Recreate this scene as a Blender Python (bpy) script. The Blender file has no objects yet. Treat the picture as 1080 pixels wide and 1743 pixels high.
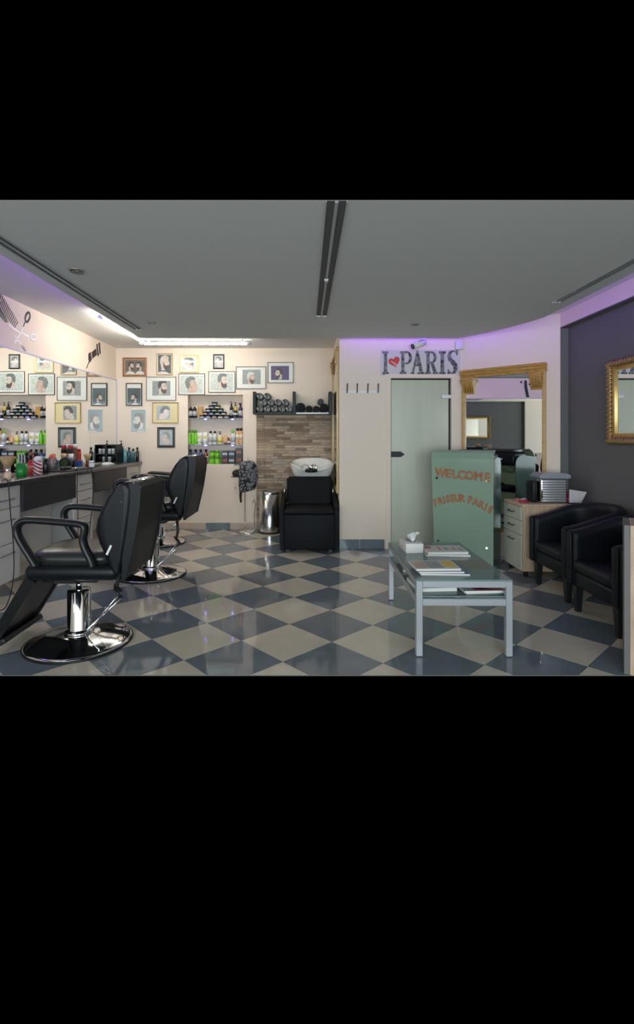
import bpy, bmesh, math, random
from mathutils import Vector, Matrix
random.seed(7)
PI = math.pi
SC = bpy.context.scene
COL = SC.collection
# ------------------------------------------------------------------ camera
H = 1.273                       # eye height
F = 844.0                       # focal length in pixels of the 1080 px wide frame
cam = bpy.data.cameras.new('camera')
cam.sensor_fit = 'HORIZONTAL'; cam.sensor_width = 36.0
cam.lens = 36.0 * F / 1080.0
cam.shift_x = 20.0 / 1080.0
cam.shift_y = -127.5 / 1080.0
cam.clip_start = 0.05
cam_o = bpy.data.objects.new('camera', cam); COL.objects.link(cam_o)
cam_o.location = (0, 0, H); cam_o.rotation_euler = (PI/2, 0, 0)
SC.camera = cam_o
# ------------------------------------------------------------------ world, light, exposure
w = bpy.data.worlds.new('world'); SC.world = w; w.use_nodes = True
w.node_tree.nodes['Background'].inputs[0].default_value = (0, 0, 0, 1)
w.node_tree.nodes['Background'].inputs[1].default_value = 0.0
SC.view_settings.view_transform = 'Standard'
SC.view_settings.look = 'None'
SC.view_settings.gamma = 1.0
SC.view_settings.use_curve_mapping = False
SC.view_settings.exposure = 0.0
def area(name, loc, rot, sx, sy, power, color):
    l = bpy.data.lights.new(name, 'AREA'); l.shape = 'RECTANGLE'; l.size = sx; l.size_y = sy
    l.energy = power; l.color = color
    o = bpy.data.objects.new(name, l); COL.objects.link(o); o.location = loc; o.rotation_euler = rot
    return o
WINDOW_POWER = 300.0
TUBE_STRENGTH = 50.0
LED_STRENGTH = 20.0
# daylight through the shop window behind the camera
area('shop_window_daylight', (0.0, -3.0, 1.35), (PI/2, 0, 0), 4.8, 2.2, WINDOW_POWER, (0.80, 0.93, 1.0))

# ------------------------------------------------------------------ materials
MATS = {}
def mat(name, col=(.8,.8,.8), rough=.5, metal=0.0, spec=.5, noise=0.0, nscale=20.0, bump=0.0, bscale=200.0,
        coat=0.0, emit=None, estr=0.0, stretch=None, col2=None):
    if name in MATS: return MATS[name]
    m = bpy.data.materials.new(name); m.use_nodes = True
    nt = m.node_tree; b = nt.nodes['Principled BSDF']
    b.inputs['Base Color'].default_value = (*col, 1)
    b.inputs['Roughness'].default_value = rough
    b.inputs['Metallic'].default_value = metal
    b.inputs['Specular IOR Level'].default_value = spec
    if coat:
        b.inputs['Coat Weight'].default_value = coat; b.inputs['Coat Roughness'].default_value = .04
    if emit:
        b.inputs['Emission Color'].default_value = (*emit, 1); b.inputs['Emission Strength'].default_value = estr
    if noise or bump or col2:
        tc = nt.nodes.new('ShaderNodeTexCoord'); mp = nt.nodes.new('ShaderNodeMapping')
        nt.links.new(tc.outputs['Object'], mp.inputs['Vector'])
        if stretch: mp.inputs['Scale'].default_value = stretch
    if noise or col2:
        n = nt.nodes.new('ShaderNodeTexNoise'); n.inputs['Scale'].default_value = nscale; n.inputs['Detail'].default_value = 5
        nt.links.new(mp.outputs['Vector'], n.inputs['Vector'])
        r = nt.nodes.new('ShaderNodeValToRGB')
        c2 = col2 if col2 else tuple(max(0, c*(1-noise)) for c in col)
        c1 = col if col2 else tuple(min(1, c*(1+noise)) for c in col)
        r.color_ramp.elements[0].color = (*c2, 1); r.color_ramp.elements[1].color = (*c1, 1)
        r.color_ramp.elements[0].position = .35; r.color_ramp.elements[1].position = .65
        nt.links.new(n.outputs['Fac'], r.inputs['Fac']); nt.links.new(r.outputs['Color'], b.inputs['Base Color'])
    if bump:
        n2 = nt.nodes.new('ShaderNodeTexNoise'); n2.inputs['Scale'].default_value = bscale
        nt.links.new(mp.outputs['Vector'], n2.inputs['Vector'])
        bp = nt.nodes.new('ShaderNodeBump'); bp.inputs['Strength'].default_value = bump; bp.inputs['Distance'].default_value = .002
        nt.links.new(n2.outputs['Fac'], bp.inputs['Height']); nt.links.new(bp.outputs['Normal'], b.inputs['Normal'])
    MATS[name] = m
    return m
def glass(name, tint, diffuse, clear=.6, rough=.03, ior=1.45):
    """sheet glass: partly clear, partly milky, with a fresnel gloss"""
    if name in MATS: return MATS[name]
    m = bpy.data.materials.new(name); m.use_nodes = True
    nt = m.node_tree; nt.nodes.clear()
    out = nt.nodes.new('ShaderNodeOutputMaterial')
    tr = nt.nodes.new('ShaderNodeBsdfTransparent'); tr.inputs[0].default_value = (*tint, 1)
    df = nt.nodes.new('ShaderNodeBsdfDiffuse'); df.inputs[0].default_value = (*diffuse, 1)
    gl = nt.nodes.new('ShaderNodeBsdfGlossy'); gl.inputs['Roughness'].default_value = rough
    mx = nt.nodes.new('ShaderNodeMixShader'); mx.inputs[0].default_value = clear
    nt.links.new(df.outputs[0], mx.inputs[1]); nt.links.new(tr.outputs[0], mx.inputs[2])
    fr = nt.nodes.new('ShaderNodeFresnel'); fr.inputs[0].default_value = ior
    m2 = nt.nodes.new('ShaderNodeMixShader')
    nt.links.new(fr.outputs[0], m2.inputs[0]); nt.links.new(mx.outputs[0], m2.inputs[1]); nt.links.new(gl.outputs[0], m2.inputs[2])
    nt.links.new(m2.outputs[0], out.inputs[0])
    MATS[name] = m
    return m
def frosted(name, col):
    """satin glass: half reflects, half lets light through, with a soft gloss"""
    m = bpy.data.materials.new(name); m.use_nodes = True
    nt = m.node_tree; nt.nodes.clear()
    out = nt.nodes.new('ShaderNodeOutputMaterial')
    df = nt.nodes.new('ShaderNodeBsdfDiffuse'); df.inputs[0].default_value = (*col, 1)
    tl = nt.nodes.new('ShaderNodeBsdfTranslucent'); tl.inputs[0].default_value = (.80,.82,.62,1)
    gl = nt.nodes.new('ShaderNodeBsdfGlossy'); gl.inputs['Roughness'].default_value = .18
    mx = nt.nodes.new('ShaderNodeMixShader'); mx.inputs[0].default_value = .40
    nt.links.new(df.outputs[0], mx.inputs[1]); nt.links.new(tl.outputs[0], mx.inputs[2])
    fr = nt.nodes.new('ShaderNodeFresnel'); fr.inputs[0].default_value = 1.45
    m2 = nt.nodes.new('ShaderNodeMixShader')
    nt.links.new(fr.outputs[0], m2.inputs[0]); nt.links.new(mx.outputs[0], m2.inputs[1]); nt.links.new(gl.outputs[0], m2.inputs[2])
    nt.links.new(m2.outputs[0], out.inputs[0])
    return m
def pattern(name, c1, c2, scale):
    """mottled two-tone cloth print"""
    if name in MATS: return MATS[name]
    m = bpy.data.materials.new(name); m.use_nodes = True
    nt = m.node_tree; b = nt.nodes['Principled BSDF']; b.inputs['Roughness'].default_value = .9
    tc = nt.nodes.new('ShaderNodeTexCoord'); v = nt.nodes.new('ShaderNodeTexVoronoi'); v.inputs['Scale'].default_value = scale
    v.feature = 'DISTANCE_TO_EDGE'
    n = nt.nodes.new('ShaderNodeTexNoise'); n.inputs['Scale'].default_value = scale*.7
    ad = nt.nodes.new('ShaderNodeMath'); ad.operation = 'MULTIPLY_ADD'; ad.inputs[1].default_value = 1.3
    nt.links.new(tc.outputs['Object'], v.inputs['Vector']); nt.links.new(tc.outputs['Object'], n.inputs['Vector'])
    nt.links.new(v.outputs['Distance'], ad.inputs[0]); nt.links.new(n.outputs['Fac'], ad.inputs[2])
    r = nt.nodes.new('ShaderNodeValToRGB'); r.color_ramp.elements[0].position = .60; r.color_ramp.elements[1].position = .68
    r.color_ramp.elements[0].color = (*c1, 1); r.color_ramp.elements[1].color = (*c2, 1)
    nt.links.new(ad.outputs[0], r.inputs['Fac']); nt.links.new(r.outputs['Color'], b.inputs['Base Color'])
    MATS[name] = m
    return m
def stripes(name, c1, c2, scale):
    if name in MATS: return MATS[name]
    m = bpy.data.materials.new(name); m.use_nodes = True
    nt = m.node_tree; b = nt.nodes['Principled BSDF']; b.inputs['Roughness'].default_value = .4
    tc = nt.nodes.new('ShaderNodeTexCoord'); mp = nt.nodes.new('ShaderNodeMapping')
    mp.inputs['Rotation'].default_value = (0, math.radians(-32), 0)
    wv = nt.nodes.new('ShaderNodeTexWave'); wv.wave_type = 'BANDS'; wv.bands_direction = 'Z'; wv.inputs['Scale'].default_value = scale
    nt.links.new(tc.outputs['Object'], mp.inputs['Vector']); nt.links.new(mp.outputs['Vector'], wv.inputs['Vector'])
    r = nt.nodes.new('ShaderNodeValToRGB'); r.color_ramp.interpolation = 'CONSTANT'; r.color_ramp.elements[1].position = .45
    r.color_ramp.elements[0].color = (*c1, 1); r.color_ramp.elements[1].color = (*c2, 1)
    nt.links.new(wv.outputs['Color'], r.inputs['Fac']); nt.links.new(r.outputs['Color'], b.inputs['Base Color'])
    MATS[name] = m
    return m

WALL = mat('wall_paint', (.88,.745,.625), .75, bump=.08, bscale=120, spec=.2)
CEIL = mat('ceiling_paint', (.71,.72,.69), .85, bump=.05, bscale=90, spec=.2)
COVE = mat('cove_paint', (.82,.80,.76), .85, spec=.2)
DARKWALL = mat('dark_wall_paint', (.155,.150,.145), .7, bump=.06, bscale=120, spec=.25)
TILE_L = mat('tile_beige', (.66,.60,.49), .055, noise=.05, nscale=6, spec=.45)
TILE_D = mat('tile_blue_grey', (.17,.205,.235), .055, noise=.07, nscale=7, spec=.45)
GROUT = mat('grout', (.17,.16,.15), .8)
BLACKL = mat('black_leather', (.007,.008,.010), .42, spec=.28, bump=.12, bscale=260)
BLACKP = mat('black_plastic', (.009,.010,.011), .42, spec=.3)
BLACKM = mat('black_metal', (.02,.021,.023), .35, metal=.3)
CHROME = mat('chrome', (.82,.83,.84), .07, metal=1.0)
STEEL = mat('brushed_steel', (.60,.60,.58), .24, metal=1.0, noise=.12, nscale=60, stretch=(1,1,.05))
SILVER = mat('silver_lacquer', (.46,.48,.50), .38, metal=.35)
ALU = mat('aluminium', (.70,.71,.72), .32, metal=.6)
WHITEP = mat('white_plastic', (.80,.80,.78), .35)
WHITEF = mat('white_laminate', (.66,.64,.60), .35)
CERAM = mat('white_ceramic', (.86,.84,.80), .08, coat=.6)
MIRROR = mat('mirror_silver', (.90,.92,.91), .0, metal=1.0)
DARKTOP = mat('dark_worktop', (.035,.037,.040), .22, noise=.25, nscale=70, spec=.6)
DARKPAN = mat('dark_laminate', (.020,.022,.027), .45)
WOOD = mat('beech_wood', (.60,.43,.29), .45, noise=.14, nscale=9, stretch=(6,6,.6))
GOLDW = mat('gold_wood', (.50,.27,.075), .38, noise=.22, nscale=16, stretch=(1,1,5))
PGOLD = mat('pale_gold', (.62,.47,.27), .45, metal=.15)
GOLD = mat('gold_leaf', (.62,.42,.16), .30, metal=.75)
GOLDD = mat('old_gold', (.36,.23,.09), .35, metal=.7)
FROST = frosted('frosted_green_glass', (.42,.60,.47))
DOORG = mat('frosted_door_glass', (.54,.56,.44), .26, noise=.04, nscale=2.0, stretch=(3,3,.3))
TABLEG = glass('table_glass', (.74,.90,.86), (.33,.45,.43), .42)
SHELFG = glass('shelf_glass', (.85,.95,.95), (.5,.55,.6), .7)
SIDEG = glass('side_glass', (.74,.90,.84), (.26,.42,.35), .62, .12, 1.25)
CLEAR = glass('clear_plastic', (.92,.95,.95), (.6,.65,.65), .8)
LED = mat('violet_led', (.4,.3,.9), .5, emit=(.34,.10,1.0), estr=LED_STRENGTH)
LED2 = mat('violet_led_dim', (.4,.3,.9), .5, emit=(.27,.08,1.0), estr=LED_STRENGTH*.55)
LEDW = mat('violet_led_weak', (.50,.48,.56), .5, emit=(.45,.38,.9), estr=.10)
LEDS = mat('violet_led_spot', (.4,.3,.9), .5, emit=(.22,.16,1.0), estr=9.0)
TUBE = mat('fluorescent_tube', (1,1,1), .5, emit=(1.0,.96,.88), estr=TUBE_STRENGTH)
LENS = mat('dark_lens', (.03,.03,.035), .1, coat=.5)
ORANGE = mat('orange_lettering', (.40,.17,.075), .6, noise=.2, nscale=40)
BLACKPRINT = mat('black_print', (.010,.010,.012), .4, col2=(.26,.25,.27), nscale=26)
DECALB = mat('black_decal', (.018,.018,.02), .5)
DECALW = mat('white_decal', (.86,.86,.86), .4)
DECALG = mat('grey_decal', (.22,.22,.22), .5)
RED = mat('red_print', (.62,.035,.035), .45)
def C(n, c, r=.35, **k): return mat(n, c, r, **k)

# ------------------------------------------------------------------ mesh builder
class B:
    def __init__(s): s.bm = bmesh.new(); s.mi = 0; s.M = Matrix.Identity(4)
    def _fin(s, fs, smooth=False):
        for f in fs: f.material_index = s.mi; f.smooth = smooth
    def face(s, pts, smooth=False):
        f = s.bm.faces.new([s.bm.verts.new(s.M @ Vector(p)) for p in pts]); s._fin([f], smooth); return f
    def box(s, x0, x1, y0, y1, z0, z1, bev=0.0, seg=2, M=None, smooth=None):
        b2 = bmesh.new(); bmesh.ops.create_cube(b2, size=1)
        for v in b2.verts:
            v.co = Vector((x0+(x1-x0)*(v.co.x+.5), y0+(y1-y0)*(v.co.y+.5), z0+(z1-z0)*(v.co.z+.5)))
        if bev:
            bmesh.ops.bevel(b2, geom=b2.edges[:], offset=min(bev, .49*min(abs(x1-x0), abs(y1-y0), abs(z1-z0))), segments=seg, profile=.5, affect='EDGES')
        s.merge(b2, M, bev > 0 and seg > 1 if smooth is None else smooth)
        return s
    def merge(s, b2, M=None, smooth=False):
        T = s.M @ M if M else s.M
        mp = {v: s.bm.verts.new(T @ v.co) for v in b2.verts}
        for f in b2.faces:
            try: g = s.bm.faces.new([mp[v] for v in f.verts])
            except ValueError: continue
            g.material_index = s.mi; g.smooth = smooth
        b2.free()
    def rings(s, rs, cap0=True, cap1=True, closed=False, smooth=True):
        vs = [[s.bm.verts.new(s.M @ Vector(p)) for p in r] for r in rs]
        n = len(vs[0]); m = len(vs); fs = []
        for i in range(m if closed else m-1):
            a, b = vs[i], vs[(i+1) % m]
            for j in range(n):
                fs.append(s.bm.faces.new((a[j], a[(j+1) % n], b[(j+1) % n], b[j])))
        s._fin(fs, smooth)
        if not closed:
            if cap0: s._fin([s.bm.faces.new(vs[0][::-1])])
            if cap1: s._fin([s.bm.faces.new(vs[-1])])
        return s
    def lathe(s, prof, n=20, at=(0,0,0), smooth=True, M=None):
        rs = []
        for r, z in prof:
            r = max(r, 1e-4)
            ring = [Vector((r*math.cos(2*PI*k/n), r*math.sin(2*PI*k/n), z)) for k in range(n)]
            rs.append([(M @ p if M else p) + Vector(at) for p in ring])
        return s.rings(rs, smooth=smooth)
    def cyl(s, p0, p1, r0, r1=None, n=14, smooth=True):
        return s.tube([p0, p1], [r0, r0 if r1 is None else r1], n, smooth=smooth)
    def tube(s, pts, r, n=10, closed=False, flat=(1,1), up=(0,0,1), smooth=True, twist=None):
        P = [Vector(p) for p in pts]; m = len(P)
        R = r if isinstance(r, (list, tuple)) else [r]*m
        rs = []; N = None
        for i in range(m):
            if closed: t = (P[(i+1) % m]-P[i-1]).normalized()
            else: t = (P[min(i+1, m-1)]-P[max(i-1, 0)]).normalized()
            if N is None:
                N = Vector(up); 
                if abs(N.dot(t)) > .95: N = Vector((1,0,0))
            N = (N - t*N.dot(t)).normalized(); Bn = t.cross(N)
            ring = []
            for k in range(n):
                a = 2*PI*k/n; rr = R[i]
                if twist: rr = R[i]*(1+.40*math.cos(2*(a-twist*i)))
                ring.append(P[i] + N*(rr*flat[0]*math.cos(a)) + Bn*(rr*flat[1]*math.sin(a)))
            rs.append(ring)
        return s.rings(rs, closed=closed, smooth=smooth)
    def prism(s, poly, f, d0, d1, smooth=False):
        """poly: 2d outline; f(u, v, d) -> point"""
        a = [s.bm.verts.new(s.M @ Vector(f(u, v, d0))) for u, v in poly]
        b = [s.bm.verts.new(s.M @ Vector(f(u, v, d1))) for u, v in poly]
        n = len(poly); fs = [s.bm.faces.new(a[::-1]), s.bm.faces.new(b)]
        for j in range(n): fs.append(s.bm.faces.new((a[j], a[(j+1) % n], b[(j+1) % n], b[j])))
        s._fin(fs, smooth); return s
    def sphere(s, c, r, n=14, m=8, sc=(1,1,1)):
        rs = []
        for i in range(1, m):
            t = PI*i/m
            rs.append([Vector(c)+Vector((r*sc[0]*math.sin(t)*math.cos(2*PI*k/n), r*sc[1]*math.sin(t)*math.sin(2*PI*k/n), -r*sc[2]*math.cos(t))) for k in range(n)])
        return s.rings(rs)
    def build(s, name, mats, parent=None, **kw):
        me = bpy.data.meshes.new(name)
        bmesh.ops.recalc_face_normals(s.bm, faces=s.bm.faces[:])
        s.bm.to_mesh(me); s.bm.free()
        for m in (mats if isinstance(mats, (list, tuple)) else [mats]): me.materials.append(m)
        o = bpy.data.objects.new(name, me); COL.objects.link(o)
        if parent: o.parent = parent
        for k, v in kw.items(): o[k] = v
        return o
def thing(name, label, cat, loc=(0,0,0), rz=0.0, group=None):
    o = bpy.data.objects.new(name, None); COL.objects.link(o); o.empty_display_size = .1
    o.location = loc; o.rotation_euler = (0, 0, rz); o['label'] = label; o['category'] = cat
    if group: o['group'] = group
    return o
def struct(o): o['kind'] = 'structure'; return o
def tag(o, label, cat, group=None, loc=None):
    o['label'] = label; o['category'] = cat
    if group: o['group'] = group
    if loc: o.location = loc
    return o
def dup(root, loc, label=None, rz=None):
    r = root.copy(); COL.objects.link(r); r.location = loc
    if rz is not None: r.rotation_euler = (0, 0, rz)
    if label: r['label'] = label
    for ch in [c for c in root.children]:
        c = ch.copy(); COL.objects.link(c); c.parent = r
        for g in ch.children:
            d = g.copy(); COL.objects.link(d); d.parent = c
    return r
def bx(name, m, parent, *a, bev=0, seg=2, **kw):
    return B().box(*a, bev=bev, seg=seg).build(name, m, parent, **kw)
XZ = lambda y: (lambda u, v, d: (u, y+d, v))
YZ = lambda x: (lambda u, v, d: (x+d, u, v))
XY = lambda z: (lambda u, v, d: (u, v, z+d))

# ------------------------------------------------------------------ room shell
XL, XR, YB, YH, XRET = -2.61, 2.61, 6.843, 5.655, .39     # left wall, right recess, back wall, hook wall, return
ZS, ZT, ZC = 2.37, 2.42, 2.50                              # lowered ceiling under/top side, perimeter ceiling
A0, A1 = (1.79, 5.655), (2.53, 4.915)                      # slanted wall from, to
YFRONT, YCUT = 2.651, 2.294
def px(x, y, Y): return ((x-520)*Y/F, H-(y-744)*Y/F)      # a measured picture position at depth Y
# floor: sub-floor slab and every tile
fl = struct(B().box(XL, XR, 2.70, YB, -.028, -.008).build('floor', GROUT))
dv = Vector((.0344, 1)).normalized(); dh = Vector((dv.y, -dv.x))
ta, tb = (dv+dh).normalized(), (dv-dh).normalized(); TS = .4
L0 = Vector((.1652, 3.0838))
def clip(poly, nx, ny, c):          # keep nx*x+ny*y <= c
    out = []
    for i in range(len(poly)):
        p, q = poly[i], poly[(i+1) % len(poly)]
        dp, dq = nx*p[0]+ny*p[1]-c, nx*q[0]+ny*q[1]-c
        if dp <= 0: out.append(p)
        if dp*dq < 0:
            t = dp/(dp-dq); out.append((p[0]+(q[0]-p[0])*t, p[1]+(q[1]-p[1])*t))
    return out
def parea(p): return abs(sum(p[i][0]*p[(i+1) % len(p)][1]-p[(i+1) % len(p)][0]*p[i][1] for i in range(len(p)))/2)
tile_mesh = {}
g_ = .0016
for i in range(-14, 15):
    for j in range(-14, 15):
        o0 = L0+ta*(TS*i)+tb*(TS*j)
        full = [tuple(o0+ta*u+tb*v) for u, v in ((g_, g_), (TS-g_, g_), (TS-g_, TS-g_), (g_, TS-g_))]
        cx, cy = sum(p[0] for p in full)/4, sum(p[1] for p in full)/4
        p = clip(full, -1, 0, -XL-.0); p = clip(p, 1, 0, XR) if p else p
        p = clip(p, 0, -1, -YFRONT) if p else p
        p = clip(p, 0, 1, YB if cx < XRET else YH) if p else p
        if p and cx < XRET and cy > YH: p = clip(p, 1, 0, XRET)
        if p: p = clip(p, .7071, .7071, .7071*(A0[0]+A0[1]))
        if len(p) < 3 or parea(p) < .0004: continue
        dark = (i+j) % 2 == 0
        m = TILE_D if dark else TILE_L
        if abs(parea(p)-(TS-2*g_)**2) < 1e-6:
            if dark not in tile_mesh:
                q = [(u-o0.x, v-o0.y) for u, v in full]
                o = B().prism(q, XY(0), -.008, 0).build('tile', m, fl); tile_mesh[dark] = o.data
            else:
                o = bpy.data.objects.new('tile', tile_mesh[dark]); COL.objects.link(o); o.parent = fl
            o.location = (o0.x, o0.y, 0)
        else:
            b = B(); b.prism(p, XY(0), -.008, 0)
            for v in b.bm.verts:
                if v.co.z < -.004 and abs(v.co.y-YFRONT) < 1e-4: v.co.y += .02
            b.build('tile', m, fl)
# walls
NX0, NX1, NZ0, NZ1, ND = -1.622, -.859, .90, 1.857, .17     # niche
b = B()
b.box(XL-.1, NX0, YB, YB+.25, 0, 2.6); b.box(NX1, XRET+.1, YB, YB+.25, 0, 2.6)
b.box(NX0, NX1, YB, YB+.25, 0, NZ0); b.box(NX0, NX1, YB, YB+.25, NZ1, 2.6); b.box(NX0, NX1, YB+ND, YB+.25, NZ0, NZ1)
struct(b.build('wall_back', WALL))
struct(B().box(XL-.1, XL, -2.9, YB, 0, 2.6).build('wall_left', WALL))
DX0, DX1, DZ = .975, 1.665, 1.945                            # door opening
b = B()
b.box(XRET, DX0, YH, YB, 0, 2.6); b.box(DX1, A0[0]+.0, YH, YH+.12, 0, 2.6); b.box(DX0, DX1, YH, YH+.12, DZ, 2.6)
struct(b.build('wall_hooks', WALL))
b = B(); b.prism([A0, A1, (A1[0]+.2, A1[1]+.2), (A0[0]+.2, A0[1]+.2)], XY(0), 0, 2.6); struct(b.build('wall_slanted', WALL))
struct(B().box(XR, XR+.1, .70, 5.1, 0, 2.36).build('wall_right', DARKWALL))
struct(B().box(2.53, XR+.1, -2.9, .70, 0, 2.36).build('wall_right_front', WALL))
b = B(); b.box(2.53, XR, 4.915, 5.1, 0, 2.36); struct(b.build('wall_reveal', DARKWALL))
b = B(); b.box(2.53, XR+.1, -2.9, 5.1, 2.362, 2.6); b.mi = 1; b.box(2.532, XR, .70, 4.915, 2.352, 2.362)
struct(b.build('trim_header', [WALL, DARKWALL]))
# perimeter ceiling (over the cove) and the lowered ceiling slab
b = B(); b.box(XL, -1.74, -.3, YB, ZC, ZC+.08); b.box(-1.74, XR, 5.1, YB, ZC, ZC+.08); b.box(1.95, 2.53, -.3, 5.1, ZC, ZC+.08)
struct(b.build('ceiling', COVE))
corner = []
P0, P1, P2 = Vector((2.19, 4.55)), Vector((2.02, 5.15)), Vector((1.70, 5.50))
for k in range(9):
    t = k/8; q = P0*(1-t)**2+P1*2*t*(1-t)+P2*t*t; corner.append((q.x, q.y))
SLX, SLY = -1.83, 5.50
low = [(SLX, YCUT), (2.19, YCUT)]+corner+[(SLX, SLY)]
top = [(SLX, YCUT+.16), (2.19, YCUT+.16)]+corner+[(SLX, SLY)]
b = B(); b.rings([[(x, y, ZS) for x, y in low], [(x, y, ZT) for x, y in top]], smooth=False)
ceil = struct(b.build('ceiling_lowered', CEIL))
# violet led strips that lie in the cove along the edge of the lowered ceiling
def led(name, pts, label, m=LED):
    b = B(); b.tube([(x, y, ZT-.018) for x, y in pts], .007, 6)
    return tag(b.build(name, m), label, 'light strip', 'violet light strips in the ceiling cove')
led('led_strip', [(SLX-.008, 2.5), (SLX-.008, 4.7)], 'violet light strip on the ceiling edge above the barber counter')
led('led_strip', [(.42, SLY+.008), (1.69, SLY+.008)], 'violet light strip on the ceiling edge above the glass door', LED2)
led('led_strip', [(2.198, 2.5)]+[(x+.008, y+.006) for x, y in corner], 'violet light strip on the ceiling edge along the dark wall', LED2)
# door
dr = struct(bpy.data.objects.new('door_1', None)); COL.objects.link(dr)
B().box(DX0+.012, DX1-.022, YH+.03, YH+.042, .008, DZ-.018).build('glass_panel', DOORG, dr)
hd = B(); hd.prism([(.985,1.045),(1.09,1.045),(1.135,1.075),(1.09,1.108),(.985,1.108)], XZ(YH+.03), -.03, -.002); hd.build('handle', BLACKP, dr, label='black pointed lock plate')
B().box(1.558, DX1+.03, YH-.006, YH+.028, 1.715, 1.755, bev=.004).build('hinge', WHITEP, dr, label='white hinge plate')
b = B(); b.box(DX0, DX1, YH+.044, YH+.12, DZ-.015, DZ); b.box(DX1-.018, DX1, YH+.044, YH+.12, 0, DZ); b.box(DX0, DX0+.01, YH+.044, YH+.12, 0, DZ)
b.box(DX0, DX1, YH+.1, YH+.115, 0, DZ)
b.build('rebate', BLACKP, dr)
b = B(); b.box(DX0-.065, DX0, YH-.012, YH, 0, DZ+.045); b.box(DX1, DX1+.065, YH-.012, YH, 0, DZ+.045); b.box(DX0, DX1, YH-.012, YH, DZ, DZ+.045)
struct(b.build('trim_1', WALL))
# baseboards
def baseboard(name, x0, x1, y, z1, cuts):
    o = struct(bpy.data.objects.new(name, None)); COL.objects.link(o)
    xs = [x0]+cuts+[x1]
    return o, xs
bo, xs = baseboard('baseboard_back', -2.2, XRET, YB, .09, [])
for x0, x1, d in ((-2.2,-2.02,1),(-2.02,-1.76,0),(-1.76,-1.375,0),(-1.375,-1.035,1),(-1.035,-.675,0)):
    B().box(x0+.002, x1-.002, YB-.010, YB, 0, .092, bev=.002, seg=1).build('tile', TILE_D if d else mat('tile_beige_skirting', (.56,.43,.34), .3), bo)
bo, xs = baseboard('baseboard_hooks', XRET, DX0, YH, .1, [])
for x0, x1 in ((XRET+.0,.62),(.62,.905)):
    B().box(x0+.002, x1-.002, YH-.010, YH, 0, .107, bev=.002, seg=1).build('tile', TILE_D, bo)
# ------------------------------------------------------------------ ceiling fittings
def track(x0, x1, y1, label):
    t = thing('ceiling_track', label, 'ceiling track', ((x0+x1)/2, 0, ZS), group='recessed double light tracks')
    w2 = (x1-x0)/2; y0 = YCUT+.005
    b = B()
    b.box(-w2, w2, y0, y1, -.002, 0)
    b.build('channel', mat('dark_channel', (.10,.105,.105), .6), t)
    for xa, xb in ((-w2-.003, -w2), (-.008, .008), (w2, w2+.003)):
        B().box(xa, xb, y0, y1, -.010, 0).build('rail', SILVER, t)
    B().box(-w2-.003, w2+.003, y1, y1+.03, -.010, 0).build('end_cap', WHITEP, t, label='white end cap')
    return t
track(-1.725, -1.655, 5.03, 'grey double ceiling track running above the barber chairs')
t2 = track(.100, .192, 4.47, 'grey double ceiling track down the middle of the ceiling')
B().box(-.014, .014, 3.42, 3.47, -.016, -.002, bev=.003).build('clip', WHITEP, t2, label='white clip on the middle rail')
track(2.01, 2.06, 4.0, 'grey double ceiling track close to the dark right wall')
for x, y, r, lab in ((-1.51, 3.27, .054, 'round recessed ceiling spotlight nearest the comb decal'), (-1.474, 4.75, .047, 'round recessed ceiling spotlight by the end of the long left track'), (1.07, 4.82, .047, 'round recessed ceiling spotlight in front of the security camera')):
    t = thing('ceiling_spotlight', lab, 'spotlight', (x, y, ZS), group='recessed ceiling spotlights')
    b = B(); b.lathe([(r, 0), (r, -.004), (r*.86, -.008), (r*.74, -.004), (r*.74, -.001), (r*.6, 0)], 24); b.build('ring', mat('satin_nickel', (.45,.45,.43), .3, metal=.8), t)
    b = B(); b.lathe([(r*.72, -.0008), (r*.55, -.005), (r*.3, -.003), (.001, -.002)], 20); b.build('lens', LENS, t)
def tube_lamp(p0, p1, label):
    t = thing('tube_lamp', label, 'lamp', p0, group='fluorescent tubes in the cove')
    d = Vector(p1)-Vector(p0); u = d.normalized()
    B().cyl((0,0,0), d, .014, n=12).build('tube', TUBE, t)
    for q in (-u*.03, d+u*.03):
        B().cyl(q-u*.03, q+u*.03, .017, n=12).build('end_cap', WHITEP, t)
    pb = B(); side = Vector((-u.y, u.x, 0))
    a = -u*.06; e = d+u*.06
    pb.prism([((a+side*.02).x,(a+side*.02).y), ((a-side*.02).x,(a-side*.02).y), ((e-side*.02).x,(e-side*.02).y), ((e+side*.02).x,(e+side*.02).y)], XY(.045), 0, ZC-p0[2]-.045)
    pb.build('batten', WHITEP, t)
    for k in (.04, .96):
        B().box(-.012, .012, -.012, .012, .012, .05).build('holder', WHITEP, t).location = d*k
    return t
tube_lamp((-1.98, 6.1, 2.425), (-.72, 6.1, 2.425), 'lit fluorescent tube along the back wall above the pictures')
tube_lamp((-1.97, 4.80, 2.425), (-1.97, 6.00, 2.425), 'lit fluorescent tube above the barber counter by the ceiling edge')
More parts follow.
